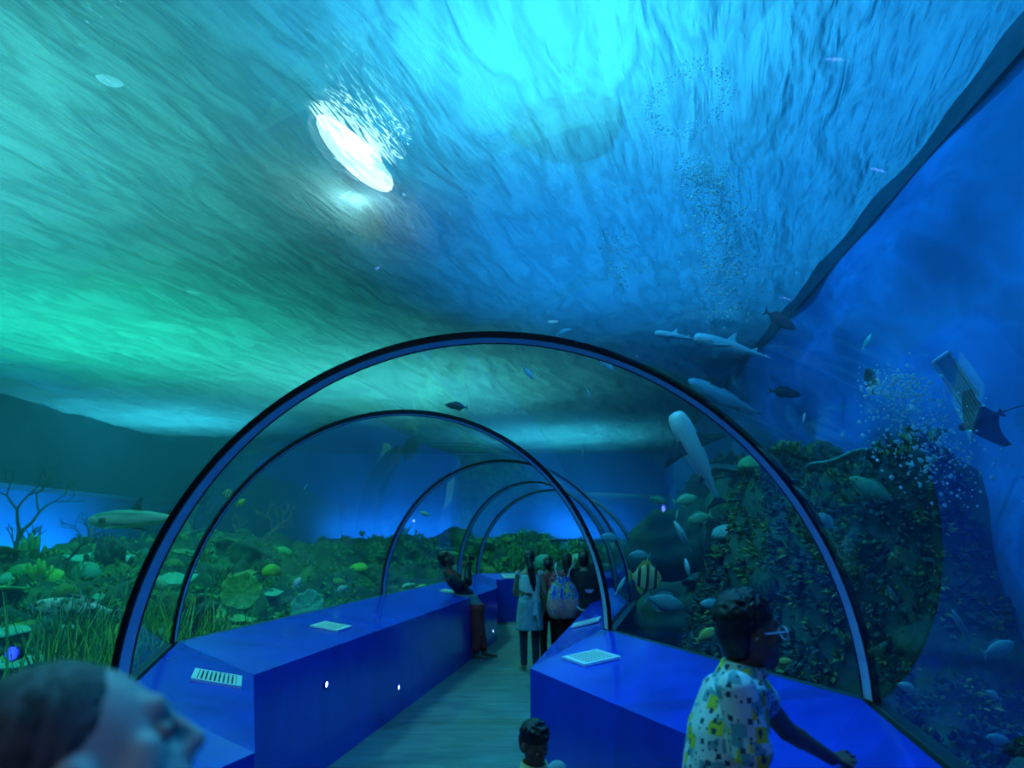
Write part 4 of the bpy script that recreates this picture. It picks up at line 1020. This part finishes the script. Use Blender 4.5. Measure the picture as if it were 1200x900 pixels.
def cloth(name, c1, c2=None, sc=12, **kw): return mat(name, c1, c2, sc, rough=.85, bump=.25, bscale=60, **kw)
M['maroon'] = cloth('maroon_cloth', (.50, .04, .04), (.60, .06, .06)); M['navy'] = cloth('navy_cloth', (.008, .012, .03), (.015, .02, .045)); M['red'] = cloth('red_cloth', (.55, .04, .05), (.62, .06, .07))
M['grey_cloth'] = cloth('grey_cloth', (.16, .24, .26), (.22, .32, .33)); M['white_cloth'] = cloth('white_cloth', (.48, .56, .54), (.6, .68, .66)); M['denim_light'] = cloth('pale_denim', (.15, .27, .36), (.26, .40, .48), 9)
M['black_cloth'] = cloth('black_cloth', (.004, .005, .008), (.01, .012, .016)); M['jeans'] = cloth('dark_jeans', (.008, .014, .035), (.015, .025, .05)); M['sole'] = mat('sandal', (.28, .24, .2), rough=.7); M['pinkp'] = mat('pink_patch', (.62, .34, .5), rough=.6)
M['glasses'] = mat('glasses_white', (.75, .85, .9), rough=.15, coat=.5); M['lens'] = M['acrylic']; M['camera_black'] = mat('camera_black', (.01, .011, .013), rough=.35)
def red_pattern():
    t = NT('red_print'); p = t.n('ShaderNodeBsdfPrincipled'); t.l(p.outputs[0], t.out.inputs['Surface']); p.inputs['Roughness'].default_value = .8
    vo = t.n('ShaderNodeTexVoronoi'); vo.inputs['Scale'].default_value = 34; t.l(t.coord('Object'), vo.inputs['Vector'])
    t.l(t.ramp(vo.outputs['Distance'], [(.25, (.70, .30, .32)), (.45, (.48, .05, .07)), (.8, (.36, .03, .05))]), p.inputs['Base Color']); return t.m
M['red_print'] = red_pattern()
def shirt_print():
    """white holiday shirt: yellow squares, teal blocks, small dark marks"""
    t = NT('shirt_print'); p = t.n('ShaderNodeBsdfPrincipled'); t.l(p.outputs[0], t.out.inputs['Surface']); p.inputs['Roughness'].default_value = .85
    vec = t.coord('Object'); base = None
    def layer(scale, off, thr, size, colr, prev, metric='CHEBYCHEV'):
        mp = t.n('ShaderNodeMapping'); mp.inputs['Location'].default_value = off; t.l(vec, mp.inputs['Vector'])
        vo = t.n('ShaderNodeTexVoronoi', distance=metric); vo.inputs['Scale'].default_value = scale; vo.inputs['Randomness'].default_value = .75; t.l(mp.outputs[0], vo.inputs['Vector'])
        sep = t.n('ShaderNodeSeparateColor'); t.l(vo.outputs['Color'], sep.inputs[0])
        on = t.math('MULTIPLY', t.math('LESS_THAN', sep.outputs[0], thr), t.math('LESS_THAN', vo.outputs['Distance'], size))
        mx = t.n('ShaderNodeMix', data_type='RGBA'); t.l(on, mx.inputs['Factor']); t.l(prev, mx.inputs['A']); mx.inputs['B'].default_value = (*colr, 1); return mx.outputs['Result']
    c = t.ramp(t.noise(vec, 10, 3), [(.4, (.62, .78, .76)), (.6, (.80, .92, .88))])
    c = layer(23, (3, 1, 2), .5, .42, (.16, .42, .48), c); c = layer(20, (7, 2, 5), .34, .40, (.72, .66, .05), c); c = layer(40, (1, 4, 3), .3, .30, (.02, .07, .12), c); c = layer(70, (1, 8, 3), .3, .30, (.02, .05, .08), c, 'EUCLIDEAN')
    t.l(c, p.inputs['Base Color']); return t.m
M['shirt_print'] = shirt_print()
def bag_print():
    t = NT('bag_print'); p = t.n('ShaderNodeBsdfPrincipled'); t.l(p.outputs[0], t.out.inputs['Surface']); p.inputs['Roughness'].default_value = .7
    vec = t.coord('Object', (1, 1, .25)); sx = t.n('ShaderNodeSeparateXYZ'); t.l(t.coord('Object'), sx.inputs[0])
    n = t.noise(vec, 22, 2, .6)
    top = t.ramp(n, [(.36, (.02, .04, .45)), (.46, (.08, .16, .75)), (.53, (.7, .62, .1)), (.60, (.02, .03, .2)), (.66, (.75, .3, .4))])
    low = t.ramp(n, [(.4, (.75, .18, .2)), (.58, (.85, .34, .30)), (.68, (.1, .1, .6))])
    mx = t.n('ShaderNodeMix', data_type='RGBA'); t.l(t.ramp(t.math('ADD', t.math('MULTIPLY', sx.outputs[2], 5), .5), [(.42, 0.0), (.55, 1.0)]), mx.inputs['Factor']); t.l(low, mx.inputs['A']); t.l(top, mx.inputs['B'])
    t.l(mx.outputs['Result'], p.inputs['Base Color']); return t.m
M['bag_print'] = bag_print()
def figure(J, label, skin, voxel, parts, hair=True, hairkw=None, eye=True, hands=True, curl=.35, hn=None, hnL=None, group=None, hairm='hair'):
    O = V(J['pelvis'].x, J['pelvis'].y, min(J['anR'].z, J['anL'].z) - .085 * J['k'])
    e = empty('person', O); tag(e, label, 'person', group)
    body_blob(J, hands, curl, hn, hnL).skin('body', M[skin], voxel, 3, e, O)
    if hair: hair_blob(J, **(hairkw or {})).skin('hair', M[hairm], max(voxel * .8, .0042), 1, e, O)
    if eye: eyes(J, e, O)
    for (nm, bl, m, sm) in parts: bl.skin(nm, M[m], max(voxel, .008), sm, e, O)
    return e, O
def sandal_parts(J, e, O):
    k = J['k']
    for S in 'RL':
        h = J['an' + S] - V(0, 0, .07 * k); d = J['toe' + S] - h; d.z = 0; dn = d.normalized(); w = V(-dn.y, dn.x, 0); n = 14
        out = []
        for j in range(n):
            a = 2 * PI * j / n; out.append(h + dn * (d.length * .46 + math.cos(a) * (d.length * .56 + .02)) + w * math.sin(a) * .042 * k)
        m = MB().prism([V(p.x, p.y, O.z + .001) - O for p in out], [V(p.x, p.y, O.z + .018) - O for p in out]); m.build('sandal', M['sole'], e)

# ---- the boy in glasses leaning on the near right counter
bx, by = .66, 2.32
bJ = joints(bx - .03, by, -90, .88, lean=(.14, 0))
bJ['hs'] = 1.06; bJ['head'] = pix(878, 741, 2.32); bJ['neck'] = pix(868, 782, 2.32); bJ['upper'] = pix(861, 803, 2.32); bJ['hf'] = V(1, .16, .03).normalized()
bJ['chest'] = pix(853, 850, 2.32); bJ['shR'] = pix(864, 812, 2.17); bJ['shL'] = pix(876, 800, 2.46)
bJ['waist'] = V(bJ['chest'].x - .04, by, .98); bJ['pelvis'] = V(bJ['chest'].x - .075, by, .83)
for S_, dy in (('R', -.075), ('L', .075)):
    bJ['hip' + S_] = bJ['pelvis'] + V(0, dy, -.03); bJ['kn' + S_] = V(bJ['pelvis'].x + .02, by + dy, .43); bJ['an' + S_] = V(bJ['pelvis'].x - .02, by + dy, .075); bJ['toe' + S_] = V(bJ['pelvis'].x + .13, by + dy * 1.1, .026)
bJ['elR'] = pix(888, 905, 2.14); bJ['wrR'] = bJ['elR'] + V(.14, .10, -.115); bJ['tipR'] = bJ['wrR'] + V(.10, .06, .0)
bJ['wrR'].z = .93; bJ['tipR'].z = .905
bJ['slL'] = .5; bJ['spread'] = 2.2; bJ['elL'] = pix(922, 856, 2.60); bJ['wrL'] = pix(975, 889, 2.72); bJ['tipL'] = pix(1014, 887, 2.80)
boy, bO = figure(bJ, 'boy in glasses and white shirt with yellow and teal print leaning on counter', 'skin_a', .0045,
    [('shirt', shirt_blob(bJ, .72, 1.10, -.14), 'shirt_print', 2), ('trousers', trouser_blob(bJ, 1.85, 1.1), 'navy', 2)], hairkw=dict(locks=260, length=.018, seed=4), curl=.25, hn=V(0, 0, 1), hnL=V(-.05, -.42, .9))
def collar(J, e, O, m):
    k = J['k']; b = MB(); rings = []; up = (J['head'] - J['neck']).normalized(); c0 = J['neck'] - V(0, 0, .02 * k)
    for (r, z) in ((.078, -.01), (.070, .035), (.077, .037), (.094, -.005)):
        rings.append([c0 + up * z * k * (1 - .35 * math.sin(a)) + J['s'] * r * k * math.cos(a) + J['f'] * r * .98 * k * math.sin(a) - O for a in [2 * PI * j / 26 for j in range(26)]])
    b.loft(rings, cap=False); b.build('collar', M[m], e, smooth=True)
collar(bJ, boy, bO, 'shirt_print')
def glasses(J, e, O):
    k = hk(J); H = head_frame(J); q = lambda x, y, z: J['head'] + H @ (V(x, y, z) * k) - O; fr = MB()
    for sd in (-1, 1):
        fr.tube([q(sd * .034 + .026 * math.cos(a), .106, -.003 + .020 * math.sin(a)) for a in [2 * PI * j / 20 for j in range(21)]], .0026 * k, 6)
        fr.tube([q(sd * .060, .106, .004), q(sd * .080, .085, .006), q(sd * .085, .0, .004), q(sd * .083, -.022, -.012)], .0028 * k, 6)
    fr.tube([q(-.01, .107, .002), q(0, .112, .005), q(.01, .107, .002)], .0026 * k, 6)
    o = fr.build('glasses', M['glasses'], e)
    for sd in (-1, 1): MB().ellipsoid(q(sd * .034, .106, -.003), (.026 * k, .0015 * k, .020 * k), 16, 8, H).build('lens', M['lens'], o, smooth=True)
glasses(bJ, boy, bO)

# ---- the small child below the right counter
cJ = joints(.085, 2.92, -150, .62)
cJ['head'] = pix(627, 869, 2.92); dz = cJ['head'].z - 1.585 * .62
for kk in list(cJ):
    if kk not in ('f', 's', 'k', 'hf', 'hu', 'head') and kk[:3] not in ('anR', 'anL', 'toe'): cJ[kk] = cJ[kk] + V(0, 0, dz * (1 if kk[:2] not in ('kn',) else .5))
cJ['hf'] = V(.55, -.75, -.45).normalized(); cJ['hu'] = V(.2, -.3, 1)
cJ['head'] = pix(626, 872, 2.90)
kid, kO = figure(cJ, 'small child with black hair below the edge of the right counter', 'skin_a', .006,
    [('shirt', shirt_blob(cJ, .7, 1.12), 'grey_cloth', 2), ('trousers', trouser_blob(cJ, 1.8), 'navy', 2)], hairkw=dict(locks=160, length=.022, seed=9))
cJ2 = dict(cJ); M['collar_yellow'] = cloth('pale_yellow_cloth', (.62, .68, .38), (.72, .78, .5)); collar(cJ2, kid, kO, 'collar_yellow')

# ---- the blurred head close to the lens at lower left
hJ = joints(-.4, .78, -80, 1.0)
off = pix(98, 912, .82) - hJ['head']
for kk in list(hJ):
    if kk not in ('f', 's', 'k', 'hf', 'hu'): hJ[kk] = hJ[kk] + off
for kk in ('kn', 'an', 'toe'):
    for S_ in 'RL': hJ[kk + S_] = hJ[kk + S_] - V(0, 0, off.z) + V(0, 0, .0)
hJ['hf'] = V(.72, .42, .42).normalized(); hJ['hu'] = V(-.52, 0, .8)
hp, hO = figure(hJ, 'blurred person with greying dark hair close to the lens at lower left', 'skin_f', .007,
    [('shirt', shirt_blob(hJ, 1.6, 1.12), 'denim_light', 2), ('trousers', trouser_blob(hJ, 1.9), 'navy', 2)], hairkw=dict(locks=0), hairm='hair_grey')

# ---- the man taking a picture, leaning back against the left counter
Ym = 11.15
def at(x, y, Y=Ym): return pix(x, y, Y)
mJ = joints(-.55, Ym, -75, .97, hs=1.12)
mJ.update(pelvis=at(555, 712), waist=at(549, 699), chest=at(536, 686), upper=at(529, 676), neck=at(526, 668), head=at(523, 655), hf=V(.85, .1, .42).normalized(), hu=V(-.35, 0, .9),
    shR=at(531, 679, Ym - .17), shL=at(534, 676, Ym + .17), elR=at(542, 686, Ym - .2), elL=at(551, 684, Ym + .2), wrR=at(544, 667, Ym - .05), wrL=at(550, 666, Ym + .1), tipR=at(545.5, 655.5, Ym - .02), tipL=at(551.5, 655.5, Ym + .08),
    hipR=at(555, 714, Ym - .09), hipL=at(557, 714, Ym + .09), knR=at(559, 742, Ym - .09), knL=at(562, 741, Ym + .1), anR=V(-.55, Ym - .1, .083), anL=V(-.42, Ym + .12, .083), toeR=V(-.37, Ym - .14, .028), toeL=V(-.24, Ym + .07, .028))
man, mO = figure(mJ, 'man in maroon trousers leaning back on the counter holding up a camera', 'skin_a', .012,
    [('shirt', shirt_blob(mJ, .8, 1.25, -.02), 'navy', 2), ('trousers', trouser_blob(mJ, 1.72, 1.5), 'maroon', 2)], hairkw=dict(locks=0), curl=.9)
yk = Blob().torso([(mJ['upper'] - V(.0, 0, .05), .17, .105), (mJ['upper'] + V(0, 0, .01), .165, .105), (mJ['neck'], .085, .08)], mJ['s'], mJ['f']); yk.skin('red_yoke', M['red'], .012, 1, man, mO)['label'] = 'red shoulder panel'
hm = Blob().torso([(mJ['pelvis'] + V(0, 0, .02), .20, .15), (mJ['waist'].lerp(mJ['chest'], .25), .19, .152)], mJ['s'], mJ['f']); hm.skin('shirt_tail', M['grey_cloth'], .012, 1, man, mO)
sandal_parts(mJ, man, mO)
cp = (mJ['tipR'] + mJ['tipL']) / 2 + V(.03, 0, .02); ce = empty('camera_in_hand', cp)
MB().box((0, 0, 0), (.035, .13, .085)).build('camera_body', M['camera_black'], ce, bevel=.006)
MB().tube([(.015, 0, 0), (.05, 0, 0), (.075, 0, 0)], [.034, .034, .030], 14).build('lens_barrel', M['camera_black'], ce); MB().box((-.004, 0, .052), (.03, .045, .022)).build('flash_hump', M['camera_black'], ce)
tag(ce, 'small black camera held up by the man in maroon trousers', 'camera')

# ---- the group of visitors by the second rib
GV = 'visitors standing by the right counter'
w1 = joints(.24, 10.12, 8, .915); w1['elL'] = w1['shL'] + V(-.05, .06, -.27); w1['wrL'] = w1['elL'] + V(.03, .2, -.05); w1['tipL'] = w1['wrL'] + V(.06, .14, .02)
e1, o1 = figure(w1, 'woman in pale sleeveless top and wrapped denim shirt with a long ponytail', 'skin_b', .012,
    [('top', Blob().torso([(w1['pelvis'] + V(0, 0, .02), .155, .12), (w1['waist'], .14, .115), (w1['chest'], .157, .122), (w1['upper'] - V(0, 0, .02), .13, .10)], w1['s'], w1['f']).chain([w1['chest'], w1['shR']], [.05, .045]).chain([w1['chest'], w1['shL']], [.05, .045]), 'white_cloth', 2),
     ('leggings', trouser_blob(w1, 1.92, 1.04), 'jeans', 2),
     ('wrapped_skirt', Blob().torso([(w1['pelvis'] - V(0, 0, .33), .19, .16), (w1['pelvis'] - V(0, 0, .15), .18, .15), (w1['pelvis'] + V(0, 0, .05), .16, .13)], w1['s'], w1['f']), 'denim_light', 1)], hairkw=dict(locks=0, length=.02, seed=5), group=GV)
pt = Blob().chain([w1['head'] + V(0, -.09, .02), w1['head'] + V(.02, -.13, -.12), w1['head'] + V(.05, -.125, -.3), w1['head'] + V(.06, -.11, -.42)], [.045, .055, .05, .02]); pt.skin('ponytail', M['hair'], .012, 2, e1, o1)
kn = Blob().chain([w1['pelvis'] + V(.09, -.14, .05), w1['pelvis'] + V(.10, -.19, -.10), w1['pelvis'] + V(.13, -.18, -.28)], [.03, .028, .022]).chain([w1['pelvis'] + V(.09, -.14, .05), w1['pelvis'] + V(.06, -.19, -.12)], [.03, .024]); kn.skin('tied_sleeves', M['denim_light'], .012, 1, e1, o1)
sandal_parts(w1, e1, o1)
w2 = joints(.52, 10.45, 0, .87); w2['elL'] = pix(636, 700, 10.3); w2['wrL'] = pix(617, 696, 9.92); w2['tipL'] = pix(603, 692, 9.96); w2['shL'] = w2['shL'] + V(0, -.02, 0)
e2, o2 = figure(w2, 'woman in plain red top with an arm around the ponytailed woman', 'skin_a', .013, [('top', shirt_blob(w2, .45, 1.08), 'red', 2), ('trousers', trouser_blob(w2, 1.9, 1.08), 'black_cloth', 2)], hairkw=dict(locks=0, seed=6), group=GV, hn=V(0, 1, 0))
bun = Blob().ellipsoid(w2['head'] + V(0, -.11, .0), (.055, .05, .06)); bun.skin('hair_bun', M['hair'], .012, 1, e2, o2)
w3 = joints(.76, 10.12, 6, .90)
w3['elL'] = w3['shL'] + V(-.10, -.02, -.26); w3['wrL'] = w3['elL'] + V(-.03, .10, -.18); w3['tipL'] = w3['wrL'] + V(.02, .1, -.1)
e3, o3 = figure(w3, 'woman in red printed blouse wearing a colourful drawstring backpack', 'skin_b', .013, [('blouse', shirt_blob(w3, .55, 1.12, -.05), 'red_print', 2), ('trousers', trouser_blob(w3, 1.9, 1.12), 'black_cloth', 2)], hairkw=dict(locks=0, seed=7), group=GV)
hb = Blob().chain([w3['head'] + V(0, -.06, .0), w3['head'] + V(.0, -.09, -.14)], [.07, .05]); hb.skin('back_hair', M['hair'], .012, 1, e3, o3)
w4 = joints(1.02, 10.02, -14, .90, lean=(.05, -.06))
w4['elL'] = w4['shL'] + V(-.06, .05, -.26); w4['wrL'] = w4['elL'] + V(.12, .16, -.08); w4['tipL'] = w4['wrL'] + V(.12, .08, .02)
e4, o4 = figure(w4, 'person in black with a pink patch on the back beside the second rib', 'skin_b', .013, [('jacket', shirt_blob(w4, 1.9, 1.42, -.12), 'black_cloth', 2), ('trousers', trouser_blob(w4, 1.9, 1.12), 'black_cloth', 2)], hairkw=dict(locks=0, seed=8), group=GV)
pp = MB(); c = w4['chest'] + V(.03, -.185, -.06) - o4
pp.prism([c + V(.055 * math.cos(a), .0, .05 * max(math.sin(a), -.9) - .01) for a in [PI + PI * j / 12 for j in range(13)]], [c + V(.055 * math.cos(a), .03, .05 * math.sin(a) - .01) for a in [PI + PI * j / 12 for j in range(13)]])
pp.build('pink_patch', M['pinkp'], e4)['label'] = 'pink rounded patch'
st = MB().tube([w4['pelvis'] + V(-.24, -.13, .06) - o4, w4['pelvis'] + V(-.1, -.20, -.03) - o4, w4['pelvis'] + V(.02, -.20, -.06) - o4, w4['pelvis'] + V(.14, -.14, -.02) - o4], .012, 8); st.build('pale_strap', M['white_cloth'], e4)
w5 = joints(1.06, 10.75, 30, .92)
figure(w5, 'dark haired visitor mostly hidden behind the person in black', 'skin_b', .014, [('top', shirt_blob(w5, .6, 1.08), 'black_cloth', 2), ('trousers', trouser_blob(w5, 1.9), 'jeans', 2)], hairkw=dict(locks=0, seed=10), group=GV)
# drawstring backpack on her back
bc = w3['chest'] + V(-.07, -.22, -.19); be = empty('drawstring_backpack', bc); rings = []
for (w, d, z) in ((.13, .05, -.25), (.20, .085, -.22), (.225, .10, -.10), (.20, .09, .06), (.15, .065, .18), (.085, .04, .245), (.10, .05, .28)):
    rings.append([V(w * math.cos(a) * (1 + .04 * math.sin(7 * a)), d * math.sin(a) * (1 + .05 * math.sin(5 * a)), z + .012 * math.sin(9 * a)) for a in [2 * PI * j / 28 for j in range(28)]])
MB().loft(rings).build('sack', M['bag_print'], be, smooth=True)
for sd in (-1, 1):
    MB().tube([V(sd * .05, .02, .24), V(sd * .10, .06, .38), V(sd * .13 + .05, .16, .46), V(sd * .14 + .05, .30, .38)], .009, 6).build('drawcord', M['white_cloth'], be)
tag(be, 'blue and coral drawstring backpack with streaked print', 'backpack')

# ------------------------------------------------------------------ look-alikes on the reef: say which one, counted from the left
_dup = {}
for o in list(COL.objects):
    if o.parent is None and 'label' in o and o.get('category') in ('coral', 'rock', 'seagrass', 'sea fan'): _dup.setdefault(o['label'], []).append(o)
for lb, os_ in _dup.items():
    if len(os_) < 2: continue
    os_.sort(key=lambda o: o.location.x / max(o.location.y, .1))
    words = ['leftmost', 'rightmost'] if len(os_) == 2 else ['leftmost'] + ['%s from left' % w for w in ('second', 'third', 'fourth', 'fifth', 'sixth', 'seventh', 'eighth')]
    for o, w in zip(os_, words):
        t = lb + ', ' + w
        if len(t.split()) > 16: t = t.replace('the long left', 'the left').replace('on the reef behind', 'behind').replace('on the reef left', 'left').replace('on the reef between', 'between').replace('on the distant reef past', 'past')
        o['label'] = t
